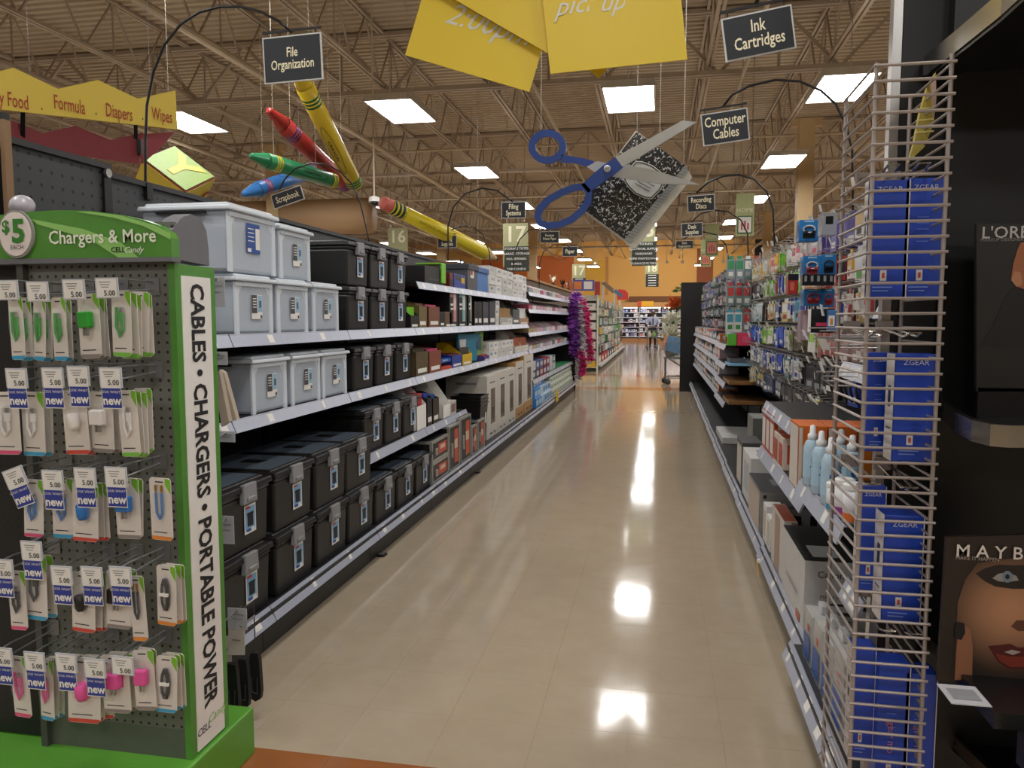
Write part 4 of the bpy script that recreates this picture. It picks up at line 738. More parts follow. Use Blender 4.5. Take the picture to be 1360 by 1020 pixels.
rz = tag(MB().plate([onPl(*p, -.06) for p in ((-60, 180), (10, 192), (185, 218), (190, 176), (147, 186), (100, 167), (58, 177), (10, 158), (-60, 172))], nrm*-.02).build('zigzag_banner', M('7d1f28', .5)), 'dark red zigzag board below the yellow banner', 'banner')
MB().plate([onPl(*p, -.085) for p in ((186, 178), (232, 175), (214, 196), (190, 217))], nrm*-.02).build('corner_wing', M('8c3138', .35), rz); MB().box(onPl(186, 195, -.05).x-.012, onPl(186, 195, -.05).x+.012, onPl(186, 195, -.05).y-.01, onPl(186, 195, -.05).y+.01, onPl(186, 205, -.05).z, onPl(186, 185, -.05).z).build('bracket', BLKM, rz)
for q in (onPl(40, 105, -.01), onPl(200, 128, -.01)): MB().tube([q, (q.x, q.y, JB)], .0014, 4).build('hang_wire', GREY, zb_)
MB().bar(onPl(30, 182, -.07), onPl(30, 145, -.015), .02).build('strut', BLKM, rz); MB().bar(onPl(180, 185, -.07), onPl(180, 165, -.015), .02).build('strut', BLKM, rz)
# alphabet block
c0 = onY(247, 255, 5.6); k = 5.6/F*1.0
ev = []
bd = ray(247, 240).normalized(); br_ = bd.cross(ZP).normalized(); bu = br_.cross(bd)
for x, y, z in ((-57, -43, 25), (43, -24, 57.4), (-25, 57, 43)): ev.append((br_*x*k-bu*y*k+bd*z*k))
s_ = sum(v.length for v in ev)/3
t = thing('alphabet_block', 'giant green, yellow and red alphabet block with letter Y', 'block decoration', tuple(c0+(ev[0]+ev[1]+ev[2])/2))
cc = c0+(ev[0]+ev[1]+ev[2])/2; MB().obox(cc, ev[0]*.49, ev[1]*.49, ev[2]*.49).build('core', M('8a2a30', .5), t)
def bface(o, a, b, m, letter=None, name='face_panel'):
    n_ = a.cross(b).normalized(); n_ = n_ if n_.dot(o+(a+b)/2-cc) > 0 else -n_; q = o+n_*.004
    f_ = MB().plate([q+a*.03+b*.03, q+a*.97+b*.03, q+a*.97+b*.97, q+a*.03+b*.97], n_*-.006).build(name, m, t); return n_
n_ = bface(c0, ev[0], ev[1], M('8fae4a', .5)); r_ = ev[1].normalized(); u_ = ev[0].normalized()
u_ = (ev[1]).normalized(); r_ = u_.cross(n_); cen = c0+(ev[0]+ev[1])/2+n_*.005
text('Y', s_*.95, M('d8c23e', .5), cen, r_, u_, t, bold=.03, lift=.003)
bface(c0, ev[1], ev[2], M('c9b03c', .5)); bface(c0, ev[0], ev[2], M('cdb441', .5))
e1, e2 = ev[1], ev[2]; nn = e1.cross(e2).normalized(); nn = nn if nn.dot(c0+(e1+e2)/2-cc) > 0 else -nn; MB().bar(c0+e1*.1+e2*.6+nn*.006, c0+e1*.9+e2*.35+nn*.006, .05, .008).build('face_stripe', M('8a2a30', .5), t)
wires(t, [tuple(cc+ZP*s_*.5)])
# post and chrome dome beside the header
p = onY(12, 235, 2.26); o = tag(MB().box(p.x-.008, p.x+.008, 2.24, 2.27, 0, onY(6, 160, 2.26).z).build('wooden_post', M('8a6c4c', .6)), 'slim wooden post behind the round five dollar disc', 'post')
o = tag(MB().box(p.x-.6, p.x-.014, 2.26, 2.29, 0, onY(6, 148, 2.26).z).build('black_side_board', M('101211', .4)), 'black board left of the slim wooden post', 'panel')
c = onY(28, 272, 2.12); t = thing('chrome_dome', 'round chrome lamp-like dome behind the price disc', 'dome', tuple(c)); MB().lathe([(.004, .022), (.02, .02), (.034, .0), (.038, -.012), (.034, -.016)], c, 18, ax=(.5, -.8, .3)).build('shell', M('b9b5ba', .35, .1), t, smooth=True); MB().tube([c, (c.x, 2.24, c.z-.08), (p.x+.012, 2.26, c.z-.08)], .008, 6).build('stem', STEEL, t)
# aisle number signs
OLV = M('9a9a72', .55, var=.05); OLD = M('2b332b', .5); NUMC = M('d8d3b4', .5)
def aisle_sign(label, num, px0, px1, py0, py1, Y, plates, ybot, rot=0):
    a, b = onY(px0, py0, Y), onY(px1, py1, Y); t = thing('aisle_sign', label, 'sign', ((a.x+b.x)/2, Y, b.z)); MB().box(a.x, b.x, Y, Y+.04, onY(px0, ybot, Y).z, a.z).build('board', OLV, t)
    w = b.x-a.x; text(num, (a.z-b.z)*.95, NUMC, ((a.x+b.x)/2, Y-.004, (a.z+b.z)/2), XP, ZP, t, bold=.02)
    z = b.z
    for s_ in plates:
        h = w*.20; pl = MB().box(a.x-.02*w+w*.08, b.x+w*.06, Y-.02, Y-.004, z-h*.92, z).build('category_plate', OLD, t); s_ and text(s_, h*.62, PAPER, ((a.x+b.x)/2+w*.05, Y-.02, z-h*.46), XP, ZP, pl, sx=min(1, 1.55*w/(h*.62*len(s_)*.62+.01)), lift=.003); (s_ or patch(MB(), ((a.x+b.x)/2+w*.05, Y-.02, z-h*.46), XP, ZP, w*.6, h*.25, 0, .003).build('printed_line', PAPER, pl)); z -= h
    for q in (a.x+w*.15, b.x-w*.15): MB().tube([(q, Y+.02, a.z), (q, Y+.02, DECK)], .006, 4).build('hang_wire', STEEL, t)
aisle_sign('pale green aisle 17 sign with storage plates', '17', 668, 701, 297, 327, 16.5, ('STORAGE TOTES', 'GARAGE STORAGE', 'HOUSEWARES', 'BLINDS', 'TABLE LINENS'), 355)
aisle_sign('aisle 18 sign with hardware plates behind the notebook', '18', 838, 870, 290, 321, 16.5, ('AUTO BUFFS', 'ELECTRICAL SUPPLIES', 'HARDWARE', 'HOME MAINTENANCE', 'FURNACE FILTERS'), 351)
aisle_sign('pale green aisle 16 sign over the black totes', '16', 515, 541, 303, 327, 18.0, (), 340)
aisle_sign('small far aisle 17 sign before the orange wall', '17', 760, 777, 351, 369, 30.0, ('', ''), 376)
aisle_sign('small far aisle 18 sign before the tan wall', '18', 857, 874, 349, 364, 30.0, ('',)*5, 381)
def banner(label, px0, px1, py0, py1, Y, col):
    a, b = onY(px0, py0, Y), onY(px1, py1, Y); w, h = b.x-a.x, a.z-b.z; t = thing('home_banner', label, 'banner', ((a.x+b.x)/2, Y, b.z)); MB().box(a.x, b.x, Y, Y+.02, b.z, a.z).build('board', M('9aa06c', .55), t)
    text('HOME', w*.34, NUMC, ((a.x+b.x)/2, Y-.002, a.z-h*.4), XP, ZP, t, lift=.004); MB().box(a.x+w*.1, b.x-w*.1, Y-.01, Y-.001, b.z+h*.05, b.z+h*.47).build('picture_frame', M('3f5a34', .5), t)
    MB().box(a.x+w*.15, b.x-w*.15, Y-.014, Y-.0105, b.z+h*.08, b.z+h*.44).build('picture', M(col, .5, var=.35, scale=6), t)
    for i in range(3): MB().box(a.x+w*(.28+.17*i), a.x+w*(.38+.17*i), Y-.016, Y-.0145, b.z+h*.14, b.z+h*(.3+.05*(i % 2))).build('picture_detail', M('a8434a', .5), t)
    for q in (a.x+w*.2, b.x-w*.2): MB().tube([(q, Y+.01, a.z), (q, Y+.01, DECK)], .006, 4).build('hang_wire', STEEL, t)
banner('pale green HOME banner with framed picture, nearest', 978, 1001, 257, 313, 13.5, 'd0ccc2'); banner('pale green HOME banner with orange picture, middle', 937, 954, 298, 340, 19.0, 'c9826a'); banner('pale green HOME banner half hidden, farthest', 931, 944, 318, 354, 22.0, 'c07a58')
# ceiling camera dome and hanging speaker
for px, py, Y, lab in ((497, 268, 12.0, 'small ceiling camera dome left of the pencil'), (857, 334, 22.0, 'small hanging ceiling camera dome below the notebook')):
    c = onY(px, py, Y); t = thing('camera_dome', lab, 'camera', tuple(c)); MB().lathe([(.03, .09), (.085, .07), (.09, .0)], c, 14).build('housing', WHITE, t); MB().lathe([(.08, 0), (.07, -.04), (.03, -.07)], c, 14).build('dome', M('1a1a1c', .15), t, smooth=True); MB().tube([c+ZP*.09, (c.x, c.y, DECK)], .015, 6).build('drop_pole', tan3, t)
# ================= RIGHT GONDOLA =================
PEG_R = pegmat('26282a', .0508, .007, (1, 2)); XRB = 1.14
def XL(y): return .47 if y < 2.8 else .528+.0065*(y-3.5)
rb = [2.01, 2.2, 2.87, 4.1, 5.32, 6.5, 7.7, 8.9, 10.1, 11.3, 12.5, 13.7, 14.9]; RSEC = []
for i in range(12):
    y0, y1 = rb[i], rb[i+1]; x = XL((y0+y1)/2)
    u = thing('gondola_section', 'black shelving section on the right of the aisle, %s from the wire rack' % ORD[i], 'shelving unit', (.85, (y0+y1)/2, 0), 'right gondola sections'); RSEC.append(u)
    zt = 2.02
    MB().box(XRB, XRB+.05, y0, y1-.004, .1, zt).build('back_panel', PEG_R, u); MB().box(XRB-.012, XRB+.01, y1-.045, y1-.003, 0, zt).build('upright', BLACK, u)
    MB().box(x+.012, XRB, y0+.002, y1-.002, ZD-.03, ZD).build('base_deck', SHB, u); MB().box(x+.06, XRB, y0+.002, y1-.002, 0, ZD-.03).build('kick_plate', BLACK, u)
    price_rail(u, x-.005, y0, y1, ZD+.015, -1, .06, .03)
def rshelf(i, z, X, y0=None, y1=None): shelf(RSEC[i], X, XRB, y0 or rb[i], y1 or rb[i+1], z, -1)
for z in (.66, 1.22, 1.42, 1.62): rshelf(0, z, .56 if z > .7 else .5)
ZR3, ZR2, ZR1 = .80, .72, .95
rshelf(1, ZR3, .49); rshelf(2, ZR1, .53, 3.25, 4.1); rshelf(2, ZR2, .51, 2.87, 4.1); rshelf(1, 1.22, .62)
ZF = (1.12, .93, .75, .56)
for i in range(6, 12):
    for z in ZF: rshelf(i, z, .66 if i > 6 else .63)
tag(MB().box(.42, XRB+.2, 14.92, 14.97, 0, 2.06).build('gondola_end_panel', M('121213', .45)), 'tall black end panel closing the right run', 'panel')
# ---- pegged cards ----
_pk = {}
def peg_pack(c1, c2, c3, w, h, d=.02):
    k = (c1, c2, c3, w, h, d)
    if k not in _pk:
        mb = MB(); mb.box(-d/2, d/2, -w/2, w/2, -h, -h*.12, 0); mb.box(-.0015, .0015, -w*.3, w*.3, -h*.12, .006, 1)
        patch(mb, (-d/2, 0, -h*.38), YN, ZP, w*.8, h*.36, 1); patch(mb, (-d/2, 0, -h*.78), YN, ZP, w*.6, h*.2, 2); patch(mb, (0, -w/2, -h*.56), XP, ZP, d*.8, h*.5, 1)
        o = mb.build('pack', [M(c1, .35), M(c2, .4), M(c3, .4)], org=(0, 0, 0)); _pk[k] = o.data; bpy.data.objects.remove(o)
    return _pk[k]
def put(name, me, loc, label, cat, group, rot=(0, 0, 0)):
    o = bpy.data.objects.new(name, me); COL.objects.link(o); o.location = loc; o.rotation_euler = rot; WLOC[o.name] = Vector(loc); return tag(o, label, cat, group)
TAGW = M('dcdcd8', .45)
hk_ = MB().tube([(0, 0, 0), (-.30, 0, 0), (-.315, 0, .012)], .003, 5).build('hook_wire', WIRE, org=(0, 0, 0)); hkw = hk_.data; bpy.data.objects.remove(hk_)
h2 = MB().tube([(0, 0, .03), (-.33, 0, .03)], .0025, 5).build('scan_wire', WIRE, org=(0, 0, 0)); hk2 = h2.data; bpy.data.objects.remove(h2)
h3 = MB().obox((-.335, 0, .02), Vector((.002, 0, 0)), Vector((0, .021, 0)), Vector((-.008, 0, .017))).build('tag', TAGW, org=(0, 0, 0)); hk3 = h3.data; bpy.data.objects.remove(h3)
def peg_hook_r(y, z, label, group, x=XRB, tagged=True):
    t = thing('peg_hook', label, 'hook', (x, y, z), group)
    for nm, me in (('hook_wire', hkw), ('scan_wire', hk2), ('price_tag', hk3)):
        o = bpy.data.objects.new(nm, me); COL.objects.link(o); o.parent = t
        if nm == 'price_tag': o.rotation_euler = (0, random.uniform(-.3, .3), random.uniform(-.35, .35))
W_, B_, G_ = 'd6d4cf', '1c1c1f', '8f9194'
rowc = [[('c9c4a0', 'b39a3a', W_), (W_, 'c8b46a', G_), (W_, 'b9bcc0', 'c9a23a'), ('d89020', 'e0b030', W_), ('5fc22c', '8fd84a', W_), (W_, 'd3d6d6', G_), (W_, 'c0506a', 'dcb8c0'), ('b9a9b9', W_, 'c04a5a'), ('6a62a0', '4a3f86', W_), ('4f4690', '6f68b0', W_), (W_, 'c9a86a', B_)],
        [(B_, '2e3033', G_), (B_, G_, W_), (W_, '7fb830', W_), ('6fc030', W_, '2f9a3a'), ('23389a', '3a56c0', W_), (W_, 'cfd4da', '4a9a3a'), ('d8d4c8', '7aa84a', W_), ('c9905a', 'a8603a', W_), ('c03a2a', '1f2a50', 'd86a4a'), ('a8352a', '1c2236', W_), (W_, 'd2a03a', 'b03a2a')],
        [('9fb4b8', W_, G_), ('a9bcbf', 'c9d4d6', G_), ('2a2220', '4a3028', W_), ('c9b47a', W_, '9a3a2a'), ('2a3560', '45508a', W_), (W_, '23389a', W_), ('3f9ab8', '2a7a9a', B_), (W_, B_, G_), (W_, 'b9b9bc', B_), ('b0484a', W_, 'c87a7a'), ('c9c4bc', 'a8484a', W_)],
        [('2f56b0', '4a78d0', W_), ('2f56b0', W_, '4a78d0'), ('8fc04a', '6aa830', W_), (W_, '9ac850', W_), ('2a48a8', '3d62c8', W_), (W_, 'b8c4d8', '2a48a8'), ('57503a', '6b6240', '3a3628'), ('574f38', '777048', '3a3628'), ('b87870', 'c99088', W_), ('b8766c', 'd0a098', W_), ('8a6a64', 'b09088', W_)],
        [('4a6a70', W_, G_), ('2f4448', G_, W_), ('24409a', '3a5ac0', W_), (W_, '24409a', G_), ('24409a', '3050b0', W_), ('24409a', W_, '3050b0'), (W_, 'b0b8c8', '24409a'), ('3a3c40', '1c1c1f', G_), (B_, '3a3a3e', G_), (B_, '4a4a4e', W_), ('222226', '55565a', G_)],
        [('c9b86a', W_, '24409a'), ('24409a', 'b9b06a', W_), (B_, 'b8a85a', W_), ('3a4a6a', '24304a', W_), ('24304a', '3a4a70', G_), ('2a3850', G_, W_), (B_, '2e2e32', G_), (B_, '3a3a3e', G_), ('1a1a1c', '3c3c40', G_), (B_, '2c2c30', W_), (B_, '444448', G_)]]
rz_ = (1.86, 1.69, 1.51, 1.32, 1.13, .95); rn = ('top', 'second', 'third', 'fourth', 'fifth', 'sixth')
for r, z in enumerate(rz_):
    n = 26; ylo = 3.45 if r < 5 else 4.0; yhi = 7.5
    for k in range(n):
        y = ylo+(yhi-ylo)*k/(n-1); j = int((1-k/(n-1))*10.99); c = rowc[r][j]; w = .115; h = random.choice((.13, .14, .15)); 
        peg_hook_r(y, z, 'peg hook with white tag, %s from near, %s row of the right wall' % (ORD[k], rn[r]), 'peg hooks of the right wall')
        for q in range(2):
            if q and random.random() < .35: continue
            x = XRB-.275+.05*q; c_ = c if random.random() < .85 else random.choice(rowc[r])
            put('hanging_pack', peg_pack(*c_, w, h), (x, y, z-.006), 'hanging retail pack, %s from near, %s row of the right wall, %s' % (ORD[k], rn[r], 'front' if q == 0 else 'behind'), 'pack', 'packs on the right wall', (0, random.uniform(-.06, .06), random.uniform(-.2, .2)))
# blue headphone boxes and speakers, near upper right
def RC(name, label, cat, px0, px1, py0, py1, Y, depth, mat, prints=(), words=(), bevel=.002, group=None):   # carton whose camera-facing side fills a pixel box at distance Y
    a, b = onY(px0, py0, Y), onY(px1, py1, Y); return carton(name, label, cat, a.x, b.x, Y, Y+depth, b.z, a.z, mat, prints, group, bevel, words)
HB = M('2a78b8', .35); DKP = M('1a1b1e', .3); REDP = M('a03038', .4)
def headphone(label, px0, px1, py0, py1, Y, ring, bottom=DKP):
    o = RC('headphone_box', label, 'headphone box', px0, px1, py0, py1, Y, .07, HB, [('-Y', .5, .92, .5, .07, M('9cc4e0', .4)), ('-Y', .5, .3, .62, .34, bottom), ('-X', .5, .5, .7, .6, M('1f5a90', .4))])
    a, b = onY(px0, py0, Y), onY(px1, py1, Y); c = Vector(((a.x+b.x)/2, Y-.004, a.z*.55+b.z*.45)); w = b.x-a.x; h = a.z-b.z
    MB().tube([(c.x+w*.3*math.cos(i*.4488), c.y, c.z+h*.16*math.sin(i*.4488)) for i in range(14)], w*.05, 6, closed=True).build('headband', ring, o, smooth=True)
    for s in (-.2, .2): MB().lathe([(w*.1, 0), (w*.1, .02), (w*.07, .026)], (c.x+w*s, Y, c.z-h*.16), 12, ax=(0, -1, 0)).build('ear_cup', bottom, o)
headphone('blue headphone box with black headphones at the top right', 1062, 1087, 292, 320, 3.05, LTGREY); headphone('blue headphone box with pale headband below the top one', 1067, 1090, 340, 368, 2.95, LTGREY, REDP); headphone('blue headphone box beside the pale headband box', 1091, 1110, 338, 366, 2.95, DKP)
headphone('lower blue headphone box with red headphones', 1068, 1092, 384, 406, 2.95, REDP, REDP); headphone('lower blue headphone box with red cups farther right', 1093, 1108, 384, 408, 2.95, REDP, REDP)
for k in range(5): RC('adapter_pack', 'small black adapter pack in the row under blue headphone boxes, %s' % ORD[k], 'pack', 1066+k*8.5, 1074+k*8.5, 364, 379, 2.9, .04, DKP, [('-Y', .5, .6, .4, .5, G_ and M(G_, .4))], group='adapter packs under headphone boxes')
RC('red_kit_box', 'red and black kit box left of the headphones', 'box', 1047, 1060, 364, 391, 3.2, .06, M('9a2c22', .4), [('-Y', .5, .85, 1, .3, DKP), ('-Y', .4, .4, .4, .4, M('c9654a', .4))])
RC('earphone_box', 'black earphone box with a pink stripe beside the wire rack', 'box', 1078, 1108, 410, 442, 2.75, .06, DKP, [('-Y', .5, .35, .6, .14, M('c0365a', .4)), ('-X', .5, .5, .9, .95, WHITE)]); RC('memory_card_pack', 'white and blue memory card pack by the earphone box', 'pack', 1100, 1111, 412, 440, 2.7, .02, M('4a78b0', .4), [('-Y', .4, .5, .7, .5, WHITE), ('-Y', .4, .45, .3, .3, M('d08a3a', .4))])
RC('clamshell_pack', 'silver clamshell with speaker at the top by the rack', 'pack', 1092, 1111, 282, 312, 2.8, .07, M('a9aeb4', .2, alpha=.6), [('-Y', .5, .65, .5, .35, DKP)])
RC('pink_clamshell', 'pinkish clamshell pack hanging left of the earphone box', 'pack', 1063, 1075, 412, 452, 3.0, .05, M('a58f98', .25), [('-Y', .5, .5, .4, .7, M('c9b0b8', .3))])
for k, (px, py) in enumerate(((1078, 448), (1084, 462), (1093, 452), (1088, 506), (1096, 512), (1108, 458))):
    p = onY(px, py, 2.6); peg_hook_r(2.6+.0*k, p.z, 'bare silver hook with white tag by the wire rack, %s from left' % ORD[k], 'bare hooks by the wire rack', x=p.x+.32)
# black cable loops hanging low
for k in range(7):
    y = 3.3+.1*k; c = Vector((.86, y, .98)); t = thing('cable_pack', 'black coiled cable hanging above the black shelf, %s from near' % ORD[k], 'cable', (c.x, y, c.z-.1), 'black coiled cables')
    MB().tube([(c.x+.045*math.sin(i*.5712), y, c.z+.1+.075*math.cos(i*.5712)) for i in range(11)], .006, 6, closed=True).build('cable_coil', BLKP, t); MB().box(c.x-.03, c.x+.03, y-.004, y+.004, c.z+.165, c.z+.2).build('header_card', DKGREY, t)
    MB().tube([(XRB, y, c.z+.195), (c.x-.05, y, c.z+.195)], .003, 5).build('hook_wire', WIRE, t)
# ---- cartons on the right shelves ----
ORN = M('cf6a28', .45); BEI = M('cfc9c0', .5); CW = M('c9c8c6', .5)
X0 = .555
carton('printer_carton', 'large white printer carton with black top on the bottom deck', 'box', X0, .98, 2.97, 3.48, ZD+.001, .468, CW, [('+Z', .5, .5, 1, 1, M('2b2c2b', .4)), ('+Z', .2, .25, .22, .3, M('b9b9b6', .4)), ('+Z', .45, .5, .03, .9, M('8f8f8c', .4)), ('-Y', .3, .42, .28, .03, INK), ('-Y', .3, .3, .22, .05, M('4a4b4e', .4)), ('-Y', .3, .2, .2, .015, INK), ('-Y', .75, .2, .3, .2, M('9a9b9d', .4)), ('-X', .5, .4, .5, .05, M('a9a49c', .5)), ('-X', .8, .12, .15, .12, M('c46a50', .5))], words=[('-Y', .22, .82, .036, 'Canon', INK), ('-Y', .26, .52, .018, 'PIXMA iP2820', INK)])
carton('ink_carton', 'tall carton with orange top beside the printer carton', 'box', X0+.01, X0+.07, 3.52, 3.88, ZD+.001, .47, BEI, [('+Z', .5, .5, .9, .9, M('b8532c', .45)), ('-X', .5, .5, .4, .9, M('a98f7c', .5)), ('-Y', .3, .5, .3, .8, M('b07a58', .5)), ('-Y', .75, .5, .45, 1, M('8a7c70', .5))])
carton('ink_carton', 'white booklet pack at the deck edge before the printer carton', 'box', X0-.005, X0+.03, 3.5, 3.8, ZD+.001, .34, WHITE, [('-X', .5, .5, .8, .8, M('b9c4d0', .5))]) if False else None
carton('speaker_carton', 'grey speaker system carton with black top', 'box', X0+.01, .92, 4.3, 4.85, ZD+.001, .43, M('8d8c8a', .5), [('+Z', .5, .5, 1, 1, M('232325', .4)), ('+Z', .4, .5, .3, .3, M('6a6b6e', .3)), ('-Y', .45, .32, .3, .36, DKP), ('-Y', .12, .34, .1, .4, DKP), ('-Y', .78, .34, .1, .34, DKP), ('-Y', .5, .68, .6, .04, M('5a5a5a', .5)), ('-Y', .06, .9, .05, .08, INK), ('-X', .5, .5, .9, .9, M('b5a898', .5))])
carton('webcam_carton', 'white carton with round dark lens print behind the speaker carton', 'box', .585, .86, 4.95, 5.4, ZD+.001, .50, M('d0d0ce', .5), [('+Z', .5, .5, .5, .5, M('6b6460', .4)), ('-Y', .5, .5, .6, .3, M('b0b0b2', .5)), ('-X', .5, .5, .6, .6, M('aeb4ba', .5))])
carton('router_carton', 'dark grey carton next to the white lens carton', 'box', .585, .72, 5.45, 5.8, ZD+.001, .52, M('4a4c4c', .5), [('-Y', .5, .5, .4, .3, DKP), ('-X', .5, .5, .8, .8, M('c0bcb2', .5))])
carton('modem_carton', 'tall grey carton farthest on the deck among electronics', 'box', .70, .90, 5.86, 6.2, ZD+.001, .64, M('70736f', .5), [('-Y', .5, .72, .3, .12, DKP), ('+Z', .5, .5, .9, .9, M('8e908c', .5))])
for k in range(2): carton('monitor_carton', 'low white carton on the deck by the grey cartons, %s' % ('nearer', 'farther')[k], 'box', .575, .66, 4.0+.14*k, 4.12+.14*k, ZD+.001, .36+.03*k, WHITE, [('-X', .5, .5, .7, .7, M('c5b9aa', .5))])
for k in range(5):
    y = 3.42+.135*k; c = (('c9bcb0', 'b5432e'), ('c9bcb0', 'a8442c'), ('b5532e', 'd8d0c8'), ('9a3a30', 'cfc6bc'), ('b84a30', W_))[k]
    carton('ink_box', 'slim red and white ink box on the low right shelf, %s from near' % ORD[k], 'box', .535, .535+.12+.04*(k % 2), y, y+.125, ZR2+.001, ZR2+.14+.06*(k > 1), M(c[0], .45), [('-X', .5, .45, .8, .7, M(c[1], .5)), ('-Y', .5, .5, .7, .6, M(c[1], .5)), ('+Z', .5, .5, .9, .9, M('c25a3c', .5))])
for k in range(3):
    x = .53+.105*k; carton('ink_box', 'orange topped ink box in the row behind the spray bottles, %s' % ORD[k], 'box', x, x+.1, 3.02, 3.22, ZR2+.001, ZR2+.25, ORN, [('-Y', .5, .5, .9, .55, M('d0782c', .45)), ('-Y', .5, .72, .15, .08, M('8a8a88', .3)), ('-X', .5, .5, .85, .95, BEI), ('-Y', .06, .5, .12, .95, BEI), ('-Y', .5, .08, .9, .1, BEI)])
# spray bottles and wipes
def bottle(label, x, y, z):
    t = thing('spray_bottle', label, 'bottle', (x, y, z), 'cleaning spray bottles'); r = .029
    MB().lathe([(r*.9, 0), (r, .006), (r, .13), (r*.75, .15), (r*.45, .16)], (x, y, z), 16).build('bottle_body', M('b4cfdf', .25, alpha=.9), t, smooth=True); MB().lathe([(r*.55, .155), (r*.55, .175), (r*.35, .18), (r*.3, .205), (r*.12, .208)], (x, y, z), 14).build('cap', M('e4e6e6', .35), t, smooth=True)
    lb = MB().lathe([(r*1.01, .03), (r*1.01, .11)], (x, y, z), 16).build('label_wrap', M('a9c9dc', .4), t); c = Vector((x, y-r*1.02, z+.09)); MB().lathe([(.009, 0), (.009, .001)], c, 14, ax=(0, -1, 0)).build('logo_disc', M('2a6fb0', .4), lb); patch(MB(), c+Vector((0, -.0005, -.022)), XP, ZP, .022, .005).build('printed_line', M('2a5f98', .4), lb)
for k, (px, py, Y) in enumerate(((.528, 0, 2.76), (.529, 0, 2.62), (.60, 0, 2.67), (.53, 0, 2.48), (.605, 0, 2.54))):
    bottle('pale blue spray bottle on the right shelf, %s from left' % ORD[k], px, Y, ZR3+.001)
for k, (px, Y, col) in enumerate(((1076, 2.40, '3f8ab0'), (1088, 2.335, '8a3a8a'), (1099, 2.265, 'd06a2a'))):
    p = onY(px, 650, Y); t = thing('wipes_tub', 'white wipes canister with coloured band, %s from left' % ORD[k], 'canister', (.527+.012*k, Y, ZR3+.001), 'wipes canisters'); x = .527+.012*k; r = .024+.004*k; h = .07+.025*(k > 0)
    MB().lathe([(r, 0), (r, h)], (x, Y, ZR3+.001), 16).build('tub', M('dcdde0', .4), t, smooth=True); MB().lathe([(r*1.01, h*.06), (r*1.01, h*.3)], (x, Y, ZR3+.001), 16).build('colour_band', M(col, .4), t); MB().lathe([(r*1.05, h), (r*1.05, h+.012), (r*.8, h+.016)], (x, Y, ZR3+.001), 16).build('lid', M('e2e2e0', .4), t)
# clear clamshells on the near deck
for k in range(4):
    y = 2.22+.15*k; t = thing('clamshell_pack', 'tall clear clamshell with blue insert on the near right deck, %s' % ORD[k], 'pack', (.6, y, ZD), 'clamshell packs on the near deck'); z = ZD+.001; h = .22-.015*k
    MB().box(.53, .62, y, y+.12, z, z+h).build('insert_card', M('bdb9b0', .5), t); MB().box(.525, .625, y-.004, y+.124, z, z+h+.004).build('clear_shell', M('d4d8dc', .15, alpha=.25), t); p_ = MB(); patch(p_, (.575, y-.004, z+h*.4), XP, ZP, .06, h*.3, 0, .001); patch(p_, (.575, y-.004, z+h*.75), XP, ZP, .05, h*.25, 1, .001); patch(p_, (.525-.0, y+.06, z+h*.3), YN, ZP, .1, h*.5, 0, .001); patch(p_, (.525, y+.04, z+h*.72), YN, ZP, .03, h*.14, 2, .001); p_.build('printed_panel', [M('3358a0', .4), M('55585c', .3), M('c05a4a', .5)], t)
    MB().box(.565, .585, y+.03, y+.09, z+h+.004, z+h+.03).build('hang_tab', M('c9cdd0', .3), t)
for r, z in enumerate((.66, 1.22, 1.42, 1.62)):
    for k in range(3):
        c = random.choice((('2a5a8c', W_), (W_, '3a6a4a'), (B_, '4a8a4a'), ('3f9ab8', W_), (W_, 'b03a4a'))); y = 2.015+.06*k
        carton('accessory_box', 'small accessory box on the %s shelf behind the wire rack, %s' % (('lowest', 'second', 'third', 'top')[r], ORD[k]), 'box', .58+.03*r, .58+.03*r+.09, y, y+.056, z+.001, z+.12, M(c[0], .45), [('-Y', .5, .5, .7, .6, M(c[1], .45)), ('-X', .5, .5, .6, .6, M(c[1], .45))])
# ---- far right sections ----
def RB(i, z, lab, cat, x0, x1, y0, y1, h, c, pr=(), nm='stationery_box'): return carton(nm, lab, cat, x0, x1, y0, y1, z+.001, z+h, M(c, .45), pr)
RB(0, ZF[0], 'lime green paper box on the far right shelf', 'box', .655, .735, 7.55, 7.8, .11, '5fb53a'); RB(0, ZF[0], 'hot pink paper box beside the green one', 'box', .74, .98, 7.55, 7.8, .12, 'd63a5c', [('-Y', .5, .5, .6, .5, M('dd5a78', .5))]); RB(0, ZF[0], 'flat blue and white paper packs above the green box', 'box', .70, .95, 7.85, 8.3, .15, 'b8c4d8', [('-Y', .5, .5, .8, .5, M('3a5a9a', .5))]); RB(0, ZF[1], 'pale blue flat folder pack sticking out on the far right shelf', 'folder', .66, 1.02, 7.5, 7.9, .025, '7fb4d4', nm='folder_pack'); RB(0, ZF[1]+.027, 'dark glossy folder pack lying on the pale blue one', 'folder', .68, 1.0, 7.55, 7.95, .04, '55585e', nm='folder_pack')
for q in (2, 3): RB(0, ZF[q], 'brown cork board edge lying on the %s far right shelf' % ('third' if q == 2 else 'lowest'), 'board', .67, 1.05, 7.52, 8.2, .035, '8a6238', nm='cork_board')
RB(0, ZD, 'stack of white boards lying on the far right deck', 'board', .62, 1.05, 7.5, 8.3, .06, 'c4c4c0', nm='white_board')
